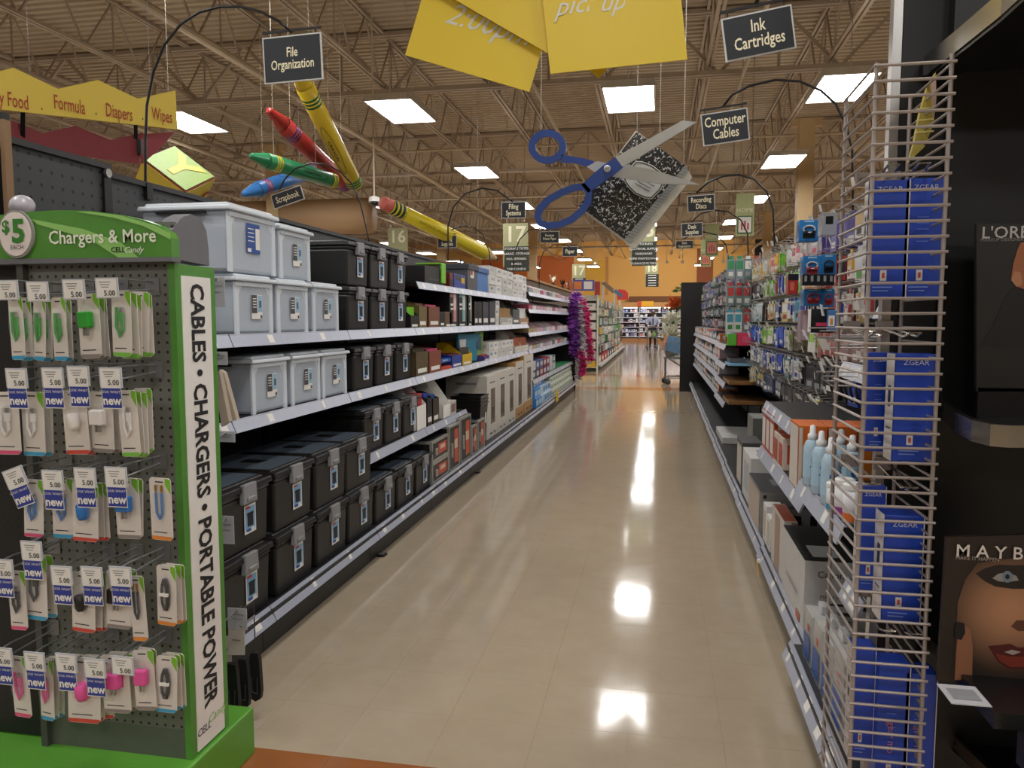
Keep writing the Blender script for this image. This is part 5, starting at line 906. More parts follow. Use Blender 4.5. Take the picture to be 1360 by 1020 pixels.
for i in range(7, 12):
    for r, z in enumerate(ZF):
        for k in range(4):
            y = rb[i]+.06+k*.285; c = random.choice(('b8b4ac', '8d9298', '5a5c62', 'c9a0a8', '7a8ca8', 'c8c0a8', '3a3c42', 'b5683a'))
            carton('stationery_box', 'stationery box on %s shelf of far right section, %s section, %s along' % (('the top', 'the second', 'the third', 'the lowest')[r], ORD[i-7], ORD[k]), 'box', .69, .9, y, y+.26, z+.001, z+random.uniform(.06, .13), M(c, .45), [('-X', .5, .5, .7, .5, WHITE), ('-Y', .5, .5, .7, .5, LTGREY)], 'far right stationery boxes', 0)
# wing rack of pen packs (faces the camera)
t = thing('wing_rack', 'silver wire wing rack holding pen packs on the right', 'rack', (.85, 7.62, 1.18))
for x in (.64, .94): MB().tube([(x, 7.66, 1.16), (x, 7.66, 2.0)], .006, 6).build('post', WIRE, t)
for k in range(9): MB().tube([(.64, 7.66, 1.2+.095*k), (.94, 7.66, 1.2+.095*k)], .004, 5).build('cross_wire', WIRE, t)
MB().box(.94, XRB, 7.65, 7.67, 1.3, 1.34).build('bracket', WIRE, t); MB().box(.94, XRB, 7.65, 7.67, 1.8, 1.84).build('bracket', WIRE, t)
MB().box(.64, .94, 7.64, 7.67, 1.14, 1.2).build('shelf_lip', M('a8582c', .5), t)
for r in range(3):
    for k in range(4):
        z = 1.96-.25*r; x = .672+.077*k; c = random.choice((('6f8484', 'b03a3a', W_), ('5f7880', W_, G_), ('7f9098', '3a8a5a', W_), (W_, '4a9ab0', '3f8a4a')))
        me = peg_pack(*c, .07, .21, .04); put('pen_pack', me, (x, 7.6, z), 'pen pack on the wing rack, %s row, %s from left' % (('top', 'middle', 'bottom')[r], ORD[k]), 'pen pack', 'pen packs on the wing rack', (0, 0, math.pi/2+random.uniform(-.15, .15)))
for r in range(5):
    for k in range(16):
        y = 7.9+.42*k; z = 1.97-.145*r; c = random.choice((('7a6a6a', 'b8b4b0', G_), ('a8a4a0', '8a4a5a', G_), ('4a5a60', G_, W_), ('8a8488', '4a5a90', G_), ('5f7a5a', 'a8a8a0', '903a3a'), ('3a3c40', G_, 'a09080')))
        put('pen_pack', peg_pack(*c, .09, .13, .05), (.80, y, z), 'hanging pen pack on the far right wall, row %s, %s from near' % (('one', 'two', 'three', 'four', 'five', 'six')[r], ORD[k]), 'pen pack', 'far pen packs', (0, random.uniform(-.1, .1), random.uniform(-.4, .4)))
# ================= WIRE RACK WITH BLUE BOXES =================
AX, AY, BY = .425, 1.705, 1.96; CX_ = onY(1254, 300, AY).x; zt_ = onY(1163, 84, AY).z
t = thing('wire_rack', 'tall grey wire rack holding blue boxes at the right', 'rack', ((AX+CX_)/2, 1.83, 0)); WR = M('a49a94', .4, .35, var=.06)
for x, y, z1 in ((AX, AY, zt_), (AX, BY, zt_-.0), (CX_, AY, zt_+.01), (CX_, BY, zt_)): MB().tube([(x, y, .0), (x, y, z1)], .0045, 8).build('post', WR, t)
nz = int((zt_-.12)/.031)
wf = MB().tube([(AX-.006, AY-.004, 0), (CX_+.008, AY-.004, 0)], .0033, 6).build('cross_wire', WR, t); ws = MB().tube([(AX-.004, AY, 0), (AX-.004, BY+.004, 0)], .003, 6).build('side_wire', WR, t); wr_ = MB().tube([(CX_+.004, AY, 0), (CX_+.004, BY, 0)], .003, 6).build('side_wire', WR, t)
for k in range(nz):
    z = zt_-.006-.031*k
    for m_, src in enumerate((wf, ws, wr_)):
        o = src if k == 0 else src.copy()
        if k: COL.objects.link(o)
        o.location = (0, 0, z)
ZB = M('1f45b5', .35, var=.05); ZW = M('d9d6d2', .45)
def zbox(label, px0, px1, py0, py1, Y, word='ZGEAR', side=False, d=.05):
    a, b = onY(px0, py0, Y), onY(px1, py1, Y); w = b.x-a.x; h = a.z-b.z
    pr = [('-Y', .42, .2, .16, .09, ZW), ('-Y', .42, .2, .07, .045, M('c0504a', .4))]
    if side: pr += [('-X', .5, .5, 1, 1, ZW), ('-X', .5, .6, .3, .2, M('33343a', .4)), ('-X', .5, .3, .5, .02, M('6b6e78', .4))]
    else: pr += [('-Y', .45, .68-.05*q, .3, .008, M('5f80d8', .4)) for q in range(5)]
    pr += [('-Y', .4, .1, .5, .01, M('7f9ae0', .4)), ('-Y', .35, .07, .4, .01, M('7f9ae0', .4)), ('-Y', .98, .5, .03, 1, ZW)]
    o = carton('accessory_carton', label, 'box', a.x, b.x, Y, Y+d, b.z, a.z, ZB, pr, 'blue boxes in the wire rack', .0015, [])
    c = Vector(((a.x+b.x)/2, Y, a.z-h*.08))
    if word == 'ZGEAR': text(word, w*.2, M('cdd6ee', .4), c, XP, ZP, o, lift=.003)
    elif word: text(word, w*.34, M('c9808a', .4), Vector((a.x+w*.45, Y, (a.z+b.z)/2-h*.05)), -ZP, XP, o, lift=.003)
    return o
zbox('upper left blue box hanging in the wire rack', 1155, 1203, 240, 397, 1.785, side=True, d=.03); zbox('upper right blue box hanging in the wire rack', 1204, 1250, 237, 397, 1.785, d=.03)
zbox('blue box half hidden in the second tier of the rack', 1154, 1180, 468, 600, 1.85, d=.03); zbox('blue box with white side in second tier of rack', 1190, 1238, 470, 614, 1.765, side=True, d=.06)
zbox('blue box behind in the third tier of the rack', 1142, 1172, 645, 785, 1.835, side=True, d=.03); zbox('blue box with white side in third tier of rack', 1176, 1222, 684, 830, 1.765, side=True, d=.07)
zbox('blue box with white side tilted at the rack bottom left', 1134, 1158, 858, 1010, 1.765, word=None, side=True, d=.05); zbox('blue gear box with pink lettering at rack bottom', 1168, 1202, 880, 1060, 1.745, word='gear mo', d=.06); zbox('blue gear box with pink lettering, rightmost at rack bottom', 1204, 1238, 893, 1060, 1.745, word='gear mo', d=.06)
for k, (px, py) in enumerate(((1185, 232), (1226, 230), (1165, 455), (1214, 455), (1160, 655), (1210, 660), (1180, 850), (1215, 855))):
    p = onY(px, py, 1.73); t = thing('wire_loop_hook', 'chrome loop hook inside the wire rack, %s from the top' % ORD[k], 'hook', (p.x, 1.8, p.z), 'loop hooks in the wire rack')
    MB().tube([(p.x-.01, 1.955, p.z+.03), (p.x-.01, 1.76, p.z+.012), (p.x-.008, 1.73, p.z+.02), (p.x+.012, 1.73, p.z+.02), (p.x+.014, 1.76, p.z+.012), (p.x+.014, 1.955, p.z+.03)], .0028, 6).build('loop_wire', CHROME, t); MB().box(p.x-.018, p.x+.02, 1.952, 1.958, p.z+.015, p.z+.045).build('mount_plate', WR, t)
# coiled yellow tools pack at the rack top
P = [onY(x, y, 1.86) for x, y in ((1207, 215), (1214, 190), (1222, 150), (1232, 115), (1243, 96), (1244, 130), (1240, 165), (1228, 195))]
o = tag(MB().plate(P, (0, .015, 0)).build('yellow_tool_pack', M('b3a44a', .4)), 'yellowish pack leaning at the top of the wire rack', 'pack'); MB().plate([onY(x, y, 1.857) for x, y in ((1236, 110), (1243, 100), (1243, 135), (1239, 160))], (0, .001, 0)).build('pack_edge', M('c9b0a8', .4), o)
for q in (145, 160, 176): MB().bar(onY(1217, q, 1.856), onY(1240, q-2, 1.856), .003).build('band', M('e0d890', .4), o)
# ================= MAKE-UP END CAP =================
YE = 1.93; GLB = M('0b0b0c', .3); PEG_E = pegmat('070808', .0254, .004, (0, 2), .4)
t = thing('makeup_display', 'black make-up end display with curved chrome shelf edges', 'display stand', (1.2, 1.9, 0))
MB().box(.64, 1.75, YE, YE+.04, 0, 2.6).build('back_panel', PEG_E, t); xu0, xu1 = onY(1178, 200, 1.98).x, onY(1190, 200, 1.98).x; MB().box(xu0, xu1, 1.968, 2.0, 0, 2.6).build('aluminium_upright', STEEL, t); MB().box(xu1+.002, .64, 1.968, 1.998, 0, 2.6).build('black_upright', M('0d0e0e', .5), t)
def band(name, pts, z, hh, mat):
    P = [onZ(x, y, z) for x, y in pts]; n = len(P); mb = MB(); V = []
    for i, p in enumerate(P):
        d = P[min(i+1, n-1)]-P[max(i-1, 0)]; nn = Vector((-d.y, d.x, 0)).normalized()*.012; V += [p-ZP*hh/2, p+ZP*hh/2, p+ZP*hh/2+nn, p-ZP*hh/2+nn]
    f = []
    for i in range(n-1):
        for q in range(4): f.append((4*i+q, 4*i+(q+1) % 4, 4*i+4+(q+1) % 4, 4*i+4+q))
    f += [(0, 1, 2, 3), (4*n-1, 4*n-2, 4*n-3, 4*n-4)]; mb.add(V, f); mb.build(name, mat, t, smooth=False); return P
def curved_shelf(pts, z, th, hh):
    P = band('chrome_edge', pts, z, hh, CHROME); poly = [Vector((p.x, p.y, z)) for p in P]+[Vector((1.75, P[-1].y-.05, z)), Vector((1.75, YE, z)), Vector((P[0].x, YE, z))]
    MB().plate([p+Vector((.004, .008, 0)) for p in poly], (0, 0, -th)).build('shelf', GLB, t)
curved_shelf([(1188, 118), (1215, 98), (1240, 78), (1270, 54), (1300, 29), (1330, 4), (1360, -25), (1400, -60)], 1.95, .03, .045)
curved_shelf([(1243, 538), (1252, 547), (1268, 560), (1290, 572), (1315, 578), (1340, 580), (1400, 580)], 1.16, .02, .04)
curved_shelf([(1236, 948), (1248, 962), (1262, 980), (1280, 1000), (1300, 1020), (1330, 1050)], .36, .02, .035)
# mid shelf with tray for the lower poster
ZM = onY(1300, 908, 1.62).z
MB().box(.62, 1.75, 1.50, YE, ZM-.03, ZM).build('shelf', GLB, t); MB().box(.66, 1.75, 1.43, 1.50, ZM-.09, ZM-.03).build('shelf', GLB, t)
o = tag(MB().box(onY(1262, 915, 1.53).x, onY(1316, 915, 1.53).x, 1.52, 1.60, ZM+.0005, ZM+.0025).build('shelf_card', M('b9b8ba', .5)), 'small white card lying on the black make-up shelf', 'card'); patch(MB(), (onY(1289, 915, 1.53).x, 1.56, ZM+.0025), XP, YP, .05, .045).build('printed_panel', GREY, o)
def pp(pts, Y): return [onY(x, y, Y) for x, y in pts]
# upper poster
Y1 = 1.80; o = tag(MB().plate(pp([(1297, 520), (1420, 520), (1420, 297), (1297, 297)], Y1), (0, .012, 0)).build('cosmetics_poster', M('1f1e1c', .4)), 'dark upper cosmetics poster with white lettering and a glimpse of hair', 'poster')
z0 = onZ(1300, 572, 1.16); MB().box(onY(1300, 500, Y1).x, onY(1420, 500, Y1).x, Y1, Y1+.01, 1.16, onY(1300, 515, Y1).z).build('poster_foot', GLB, o)
text("L'ORÉAL", .035, M('b9b5b0', .4), onY(1303, 310, Y1), XP, ZP, o, align='LEFT', bold=.008); text('MAKEUP DESIGNER / PARIS', .0095, M('8a8680', .4), onY(1302, 319, Y1), XP, ZP, o, align='LEFT')
MB().plate(pp([(1362, 385), (1350, 380), (1343, 370), (1346, 350), (1352, 330), (1356, 322), (1420, 320), (1420, 385)], Y1-.0015), (0, .001, 0)).build('printed_face', M('9a5f3c', .5), o); MB().plate(pp([(1343, 372), (1348, 360), (1356, 362), (1358, 378), (1350, 381)], Y1-.0022), (0, .0005, 0)).build('printed_ear', M('b07a58', .5), o)
MB().plate(pp([(1302, 460), (1320, 430), (1335, 395), (1345, 382), (1420, 390), (1420, 462)], Y1-.0012), (0, .0008, 0)).build('printed_hair', M('120d0a', .6), o)
# lower poster
Y2 = 1.66; o = tag(MB().plate(pp([(1245, 905), (1420, 905), (1420, 708), (1257, 714)], Y2), (0, .01, 0)).build('cosmetics_poster', M('24180f', .45, var=.2, scale=8)), 'lower cosmetics poster with a close-up face and dark lips', 'poster')
text('M A Y B E L L I N E', .036, M('d8cfc6', .4), onY(1268, 731, Y2), XP, ZP, o, align='LEFT', bold=.008, lift=.004, sx=1.0); text('MAKE IT HAPPEN', .0105, M('a89a90', .4), onY(1268, 740, Y2), XP, ZP, o, align='LEFT', lift=.004)
def soft_print(c_in, c_out, centre, rad):
    m = bpy.data.materials.new('soft_print'); m.use_nodes = True; nt = m.node_tree; b = nt.nodes['Principled BSDF']; g = nt.nodes.new('ShaderNodeNewGeometry'); d = nt.nodes.new('ShaderNodeVectorMath'); d.operation = 'DISTANCE'; d.inputs[1].default_value = centre
    mr = nt.nodes.new('ShaderNodeMapRange'); mr.interpolation_type = 'SMOOTHSTEP'; mr.inputs['From Max'].default_value = rad; mx = nt.nodes.new('ShaderNodeMix'); mx.data_type = 'RGBA'; mx.inputs[6].default_value = rgb(c_in)+(1,); mx.inputs[7].default_value = rgb(c_out)+(1,)
    nt.links.new(g.outputs['Position'], d.inputs[0]); nt.links.new(d.outputs['Value'], mr.inputs[0]); nt.links.new(mr.outputs[0], mx.inputs[0]); nt.links.new(mx.outputs[2], b.inputs['Base Color']); b.inputs['Roughness'].default_value = .5; return m
def pr(name, pts, col, lift, var=.1): MB().plate(pp(pts, Y2-lift), (0, .0003, 0)).build(name, M(col, .5, var=var, scale=14), o)
MB().plate(pp([(1262, 903), (1270, 850), (1272, 800), (1282, 770), (1298, 748), (1340, 742), (1420, 740), (1420, 903)], Y2-.001), (0, .0003, 0)).build('printed_face', soft_print('b3805c', '24180f', tuple(onY(1345, 812, Y2)), .15), o)
pr('printed_eye_shadow', [(1296, 762), (1308, 755), (1326, 750), (1348, 751), (1420, 748), (1420, 782), (1345, 782), (1322, 779), (1308, 772)], '1c110b', .0018); pr('printed_eye', [(1318, 768), (1326, 762), (1338, 760), (1350, 765), (1353, 771), (1338, 773), (1326, 772)], '8f8a86', .0022); pr('printed_iris', [(1338+7*math.cos(i*.6283), 766+8*math.sin(i*.6283)) for i in range(10)], '6d7f88', .0026); pr('printed_pupil', [(1338+3*math.cos(i*.785), 766+3.5*math.sin(i*.785)) for i in range(8)], '0c0c0e', .0030)
pr('printed_nose', [(1343, 832), (1350, 824), (1360, 824), (1420, 822), (1420, 838), (1352, 838)], '5c3522', .0018); pr('printed_lips', [(1312, 858), (1325, 857), (1342, 855), (1352, 860), (1420, 858), (1420, 890), (1340, 888), (1325, 878)], '4f1610', .0018); pr('printed_lower_lip', [(1322, 868), (1340, 872), (1420, 872), (1420, 886), (1342, 886), (1328, 878)], '7a2c1c', .0022); pr('printed_teeth', [(1334, 866), (1344, 863), (1356, 866), (1345, 870)], 'a89a90', .0026)
pr('printed_finger', [(1268, 903), (1270, 865), (1273, 838), (1280, 830), (1289, 836), (1292, 860), (1291, 903)], '8a5c40', .0026); pr('printed_nail', [(1268, 848), (1268, 832), (1273, 826), (1281, 828), (1282, 840), (1277, 850)], '0d0b0c', .0032)
# ================= BEYOND THE CROSS AISLE =================
# feather boas on the left end panel
def boa(label, pts, r, col, n):
    mb = MB(); P = [Vector(p) for p in pts]; seg = len(P)-1
    for i in range(n):
        f_ = random.random()*seg; k = min(int(f_), seg-1); p = P[k].lerp(P[k+1], f_-k); a = random.uniform(0, 6.283); e = random.uniform(-.7, .4); d = Vector((math.cos(a)*math.cos(e), math.sin(a)*math.cos(e), math.sin(e))); L = r*random.uniform(.6, 1.15); s = d.cross(Vector((random.random()-.5, random.random()-.5, 1))).normalized()*L*.4
        mb.add([p, p+d*L*.5+s, p+d*L, p+d*L*.5-s], [(0, 1, 2, 3)])
    t = thing('feather_boa', label, 'feather boa', tuple(P[-1]), 'feather boas on the end panel'); o = mb.build('feathers', M(col, .7, var=.25, scale=30), t); o['kind'] = 'stuff'
    MB().tube(P, r*.14, 6).build('cord', M(col, .7), t); return t
YBo = 14.70
def bp(l, y=YBo): return [onY(px, py, y) for px, py in l]
boa('long purple feather boa, leftmost on the end panel', bp([(765, 390), (762, 410), (760, 430), (761, 455), (764, 470)]), .13, 'c06fdc', 700); boa('second purple feather boa hanging beside the first', bp([(768, 388), (768, 420), (767, 450), (769, 478)]), .12, 'cc8ae2', 600)
boa('white feather boa between the purple and pink ones', bp([(773, 400), (774, 430), (775, 455), (770, 480), (768, 502)], YBo-.08), .10, 'f0e6ec', 600); boa('hot pink feather boa, upper strand on the right', bp([(774, 398), (779, 420), (783, 450), (784, 478)], YBo-.05), .10, 'f04a96', 600); boa('hot pink feather boa hanging lowest', bp([(771, 465), (774, 480), (773, 498)], YBo-.1), .10, 'f0509c', 350)
p = onY(766, 392, YBo); tag(MB().tube([(p.x-.03, 14.83, p.z+.02), (p.x, YBo-.12, p.z+.02), (p.x, YBo-.14, p.z+.05)], .012, 6).build('boa_hook', STEEL), 'silver hook carrying the feather boas', 'hook')
for r in range(3):
    for k in range(3):
        x = -1.98+.085*k; z = 1.93-.13*r; put('hanging_pack', peg_pack(random.choice((W_, 'a9b0b4', '9a9da0')), W_, random.choice((G_, 'b04a4a', '4a6ab0')), .07, .11, .05), (x, 9.93-.05*r, z), 'small silver pack above the white cartons, %s row, %s from left' % (('top', 'middle', 'lower')[r], ORD[k]), 'pack', 'silver packs at the shelf end', (0, 0, math.pi/2))
# ---- second left block ----
ES = M('c9c6b6', .5); t = thing('end_cap_shelves', 'cream end shelves stacked with white bins beyond the boas', 'shelving unit', (-1.76, 20.3, 0)); X0_, X1_ = -1.97, -1.55
MB().box(X0_, X1_, 20.46, 20.5, 0, 2.0).build('back_panel', ES, t)
for x in (X0_, X1_-.02): MB().box(x, x+.02, 20.1, 20.46, 0, 2.0).build('side_panel', ES, t)
for k in range(8):
    z = .12+.25*k; MB().box(X0_+.021, X1_-.021, 20.1, 20.458, z-.02, z).build('shelf', ES, t)
    if k < 7: carton('white_bin', 'white plastic bin on the cream end shelves, %s from the floor' % ORD[k], 'bin', X0_+.04, X1_-.04, 20.12, 20.44, z+.001, z+.17, M('d4d2cc', .5) if k else M('dfae22', .5), [('-Y', .5, .6, .4, .3, M('8f8f8c', .5)), ('-Y', .5, .92, .9, .1, LTGREY)])
a, b = onY(761, 372, 20.2), onY(789, 386, 20.2); o = tag(MB().box(a.x, b.x, 20.2, 20.3, b.z, a.z).build('display_carton', M('5a56a0', .5)), 'purple and orange display carton on top of the cream shelves', 'box'); q = MB(); c = (a+b)/2; patch(q, (c.x-.15, 20.2, c.z), XP, ZP, .2, .2, 0, .002); patch(q, (c.x+.12, 20.2, c.z), XP, ZP, .22, .2, 1, .002); q.build('printed_panel', [M('d8803a', .5), WHITE], o)
tag(MB().box(onY(790, 376, 20.3).x, onY(797, 376, 20.3).x, 20.25, 20.45, 2.0, onY(790, 374, 20.3).z).build('red_book_stack', M('a83a34', .5)), 'red and white packs on top of the cream shelves', 'pack')
t = thing('gondola_run', 'long far-left shelving run covered with small hanging packs', 'shelving unit', (-1.8, 28, 0)); MB().box(-2.05, -1.99, 20.55, 36, .1, 1.95).build('back_panel', M('b9b6aa', .6), t); MB().box(-2.05, -1.48, 20.55, 36, .12, .16).build('base_deck', ES, t); MB().box(-2.0, -1.55, 20.55, 36, 0, .12).build('kick_plate', M('4a473e', .6), t); MB().plate([(-1.475, 20.56, .10), (-1.475, 36, .10), (-1.49, 36, .18), (-1.49, 20.56, .18)], (-.01, 0, 0)).build('price_rail', LTGREY, t)
cf = ['b9c2c4', 'd5d5d0', '8f9a98', 'c9b9a0', 'a85a4a', '5a8a5a', 'c8c8c4', '6a7a8a', 'd8c060', 'b0a8a0', 'e0e0dc', '7a5a50']
for r in range(6):
    for k in range(30):
        y = 20.8+k*.5; z = 1.95-.26*r; c = (random.choice(cf), random.choice(cf), random.choice(cf))
        if r in (2, 3) and 17 <= k <= 20: c = ('3fbf4a', '2f9a3a', W_)
        put('blister_pack', peg_pack(*c, .36, .22, .2), (-1.68+random.uniform(-.05, .05), y, z), 'small hanging pack on the far-left run, %s row, %s from near' % (rn[r], ORD[k]), 'pack', 'packs on the far-left run', (0, 0, math.pi+random.uniform(-.2, .2)))
for k in range(12): carton('toy_box', 'small colourful box on the far-left deck, %s from near' % ORD[k], 'box', -1.85, -1.56, 20.8+k*1.2, 21.7+k*1.2, .161, .36, M(random.choice(('b8b4ac', 'a8403a', 'c9c4bc', '55606a', 'c9a24a')), .5), [('+X', .5, .5, .6, .5, WHITE)], 'boxes on the far-left deck', 0)
for lab, pts, col, Y in (('red rounded header sign over the far-left run', [(820, 398), (834, 398), (834, 389), (830, 385), (822, 384), (819, 388)], 'bf2f28', 30), ('blue-grey slanted sign beside the red header', [(813, 387), (826, 396), (827, 391), (818, 384)], '5f7390', 28), ('brown slanted sign over the far-left run', [(798, 376), (814, 390), (815, 383), (803, 374)], '8a7458', 24)):
    o = tag(MB().plate([onY(x, y, Y) for x, y in pts], (0, .05, 0)).build('header_sign', M(col, .5)), lab, 'sign'); p = onY(pts[0][0]+2, pts[0][1]-1, Y); MB().box(p.x, p.x+.06, Y+.01, Y+.04, 1.9, p.z+.05).build('sign_post', ES, o)
# neighbouring far runs, tops only just in view
for x, lab in ((-3.9, 'tan topped shelving run far left below the orange wall'), (5.6, 'shelving run in the aisle beyond the right gondola')):
    t = thing('gondola_run', lab, 'shelving unit', (x, 27, 0)); MB().box(x-.5, x+.5, 20, 35, .15, 2.42).build('body', M('6a5a48', .6), t); MB().box(x-.56, x+.56, 19.95, 35.05, 2.42, 2.48).build('top_board', M('c08a4c', .5), t); MB().box(x-.45, x+.45, 20.05, 33.95, 0, .15).build('kick_plate', BLACK, t)
for px, lab, c1, c2 in ((738, 'small flowering pot plant on the far tan top board', '2f3a26', 'd8d2c0'), (751, 'dark vase with reeds on the far tan top board', '231d1a', '3a2a20'), (758, 'small dark urn on the far tan top board', '2a2422', '8f6a5a')):
    p = Vector((-3.9, 3.9*F/(874-px)*.985, 2.481))
    t = thing('vase', lab, 'vase', tuple(p)); MB().lathe([(.06, 0), (.11, .08), (.09, .2), (.05, .24), (.06, .27)], p, 12).build('pot', M(c1, .4), t, smooth=True)
    mb = MB()
    for i in range(22):
        a_ = random.uniform(0, 6.28); d = Vector((math.cos(a_)*.14, math.sin(a_)*.14, .12+random.random()*.2)); q_ = p+ZP*.26; s_ = Vector((-d.y, d.x, 0)).normalized()*.03; mb.add([q_, q_+d*.6+s_, q_+d, q_+d*.6-s_], [(0, 1, 2, 3)])
    o = mb.build('foliage', M(c2, .6), t); o['kind'] = 'stuff'
# ---- right block: dark rack, flowers ----
t = thing('magazine_rack', 'tall dark wire rack just past the right end panel', 'rack', (.92, 18.9, 0)); xa, xb = onY(906, 420, 18.9).x, onY(916, 420, 18.9).x+.4
MB().box(xa, xb, 18.88, 18.93, 0, onY(908, 392, 18.9).z).build('rack_panel', M('2a2522', .5), t)
for r in range(7):
    z = .25+.24*r; MB().box(xa, xb, 18.72, 18.88, z-.015, z).build('rack_shelf', M('3a3330', .5), t)
    for k in range(3): carton('rack_pack', 'small pack in the tall dark rack, %s tier, %s from left' % (ORD[r], ORD[k]), 'pack', xa+.02+k*.17, xa+.16+k*.17, 18.76, 18.86, z+.001, z+.17, M(random.choice(('8a6a58', 'a89a88', '6a4a40', 'b08a7a', '5a5a5a')), .5), [('-Y', .5, .6, .6, .4, M(random.choice(('c9b8a8', '9a3a34', 'd0c8b8')), .5))], 'packs in the dark rack', 0)
def leaves(parent, c, n, r, col, name, size, up=.5):
    mb = MB(); c = Vector(c)
    for i in range(n):
        a_ = random.uniform(0, 6.283); e = random.uniform(-.3, 1.2); d = Vector((math.cos(a_)*math.cos(e), math.sin(a_)*math.cos(e), math.sin(e)*up+.05))*r*random.uniform(.4, 1); s_ = d.cross(Vector((random.random()-.5, random.random()-.5, random.random()))).normalized()*size; f_ = d.normalized()*size*1.4; q_ = c+d
        mb.add([q_-f_*.5, q_+s_*.5, q_+f_, q_-s_*.5], [(0, 1, 2, 3)]); mb.tube([c, q_], .004, 3)
    o = mb.build(name, M(col, .6, var=.2), parent); o['kind'] = 'stuff'
t = thing('potted_fern', 'green fern on top of the tall dark rack', 'plant', (onY(910, 390, 18.9).x+.05, 18.8, onY(908, 392, 18.9).z)); c = WLOC[t.name]; MB().lathe([(.05, 0), (.07, .1)], c, 10).build('pot', M('5a4636', .6), t); leaves(t, c+ZP*.1, 90, .3, '3f6b38', 'fronds', .07)
for k, (px, py, Y, col, lab) in enumerate(((893, 428, 19.6, 'd9d8c8', 'bunch of white flowers, upper, right of the aisle end'), (889, 446, 19.3, 'd4d4c0', 'bunch of white flowers, lower, over the grey planter'), (899, 408, 20.2, 'b8551f', 'bunch of orange autumn flowers behind the white ones'))):
    c = onY(px, py, Y); t = thing('flower_bunch', lab, 'flowers', (c.x, c.y, .45)); MB().lathe([(.07, .45-.45), (.1, .15)], (c.x, c.y, .45), 10).build('pot', M('6a6a5a', .6), t); MB().tube([(c.x, c.y, .5), c], .03, 6).build('stems', M('4a5a38', .6), t); leaves(t, c, 130, .28, col, 'blossoms', .075, up=.9); leaves(t, c-ZP*.1, 40, .24, '4f6a40', 'leaf_sprays', .06)
t = thing('flower_stand', 'low grey stand under the white flowers', 'stand', (.55, 19.7, 0)); MB().box(.15, 1.0, 19.1, 20.4, .40, .449).build('stand_top', M('77786c', .5), t)
for x in (.2, .95):
    for y in (19.15, 20.35): MB().box(x-.02, x+.02, y-.02, y+.02, 0, .40).build('leg', M('55564e', .5), t)
# ---- shopping carts ----
def cart(label, x, y, rot, blue=False):
    t = thing('shopping_cart', label, 'shopping cart', (0, 0, 0)); C = M('8b8d90', .3, .7); W2, L = .27, .45    # local: handle toward +Y end
    def T(p, r=.011): return MB().tube(p, r, 6)
    top = [(-W2*.85, -L, .88), (W2*.85, -L, .88), (W2, L, .98), (-W2, L, .98)]; bot = [(-W2*.65, -L+.08, .55), (W2*.65, -L+.08, .55), (W2*.8, L-.04, .50), (-W2*.8, L-.04, .50)]
    MB().tube(top, .011, 6, closed=True).build('basket_rim', C, t); MB().tube(bot, .008, 6, closed=True).build('basket_floor_rim', C, t)
    V = lambda A, B, f: tuple(Vector(A).lerp(Vector(B), f))
    for s in range(4):
        for i in range(7):
            f = i/6; MB().tube([V(top[s], top[(s+1) % 4], f), V(bot[s], bot[(s+1) % 4], f)], .004, 4).build('basket_wire', C, t)
        for q in (.33, .66): MB().tube([V(top[s], bot[s], q), V(top[(s+1) % 4], bot[(s+1) % 4], q)], .004, 4).build('basket_wire', C, t)
    for i in range(1, 6): MB().tube([V(bot[0], bot[1], i/6), V(bot[3], bot[2], i/6)], .004, 4).build('basket_wire', C, t)
    MB().tube([(-W2-.02, L+.1, 1.02), (W2+.02, L+.1, 1.02)], .016, 8).build('handle', M('7a2a28', .4), t)
    for s in (-1, 1):
        T([(s*(W2+.02), L+.1, 1.02), (s*W2, L, .98), (s*W2*.9, L-.05, .14)]).build('frame_tube', C, t); T([(s*W2*.9, L-.05, .14), (s*W2*.75, -L+.05, .14)]).build('frame_tube', C, t); T([(s*W2*.65, -L+.1, .55), (s*W2*.85, L*.6, .16)]).build('frame_tube', C, t)
        for yy, xx in ((L-.05, .9), (-L+.05, .75)): MB().lathe([(.06, -.016), (.06, .016)], (s*W2*xx, yy, .061), 14, ax=(1, 0, 0)).build('wheel', M('2a2a2c', .5), t); MB().box(s*W2*xx-.022, s*W2*xx+.022, yy-.02, yy+.02, .07, .15).build('caster_fork', C, t)
    MB().box(-W2*.7, W2*.7, -L+.1, L-.1, .17, .18).build('lower_rack', C, t)
    t.location = (x, y, 0); t.rotation_euler = (0, 0, rot); return t
p = onZ(893, 503, 0); cx_, cy_ = .58, 16.6
cart('grey shopping cart parked at the end of the right run', cx_, cy_, math.radians(-80))
mb = MB(); c = Vector((cx_-.12, cy_, .80)); ax1 = Vector((.34, 0, -.10)); mb.obox(c, ax1, Vector((0, .17, 0)), Vector((.05, 0, .15))); o = tag(mb.build('toy_carton', M('5f86a8', .4, var=.5, scale=18)), 'blue patterned carton tilted in the parked cart', 'box')
MB().obox(c-ax1*.93, ax1*.08, Vector((0, .173, 0)), Vector((.051, 0, .153))).build('printed_end', M('c98a68', .5, var=.4, scale=18), o)
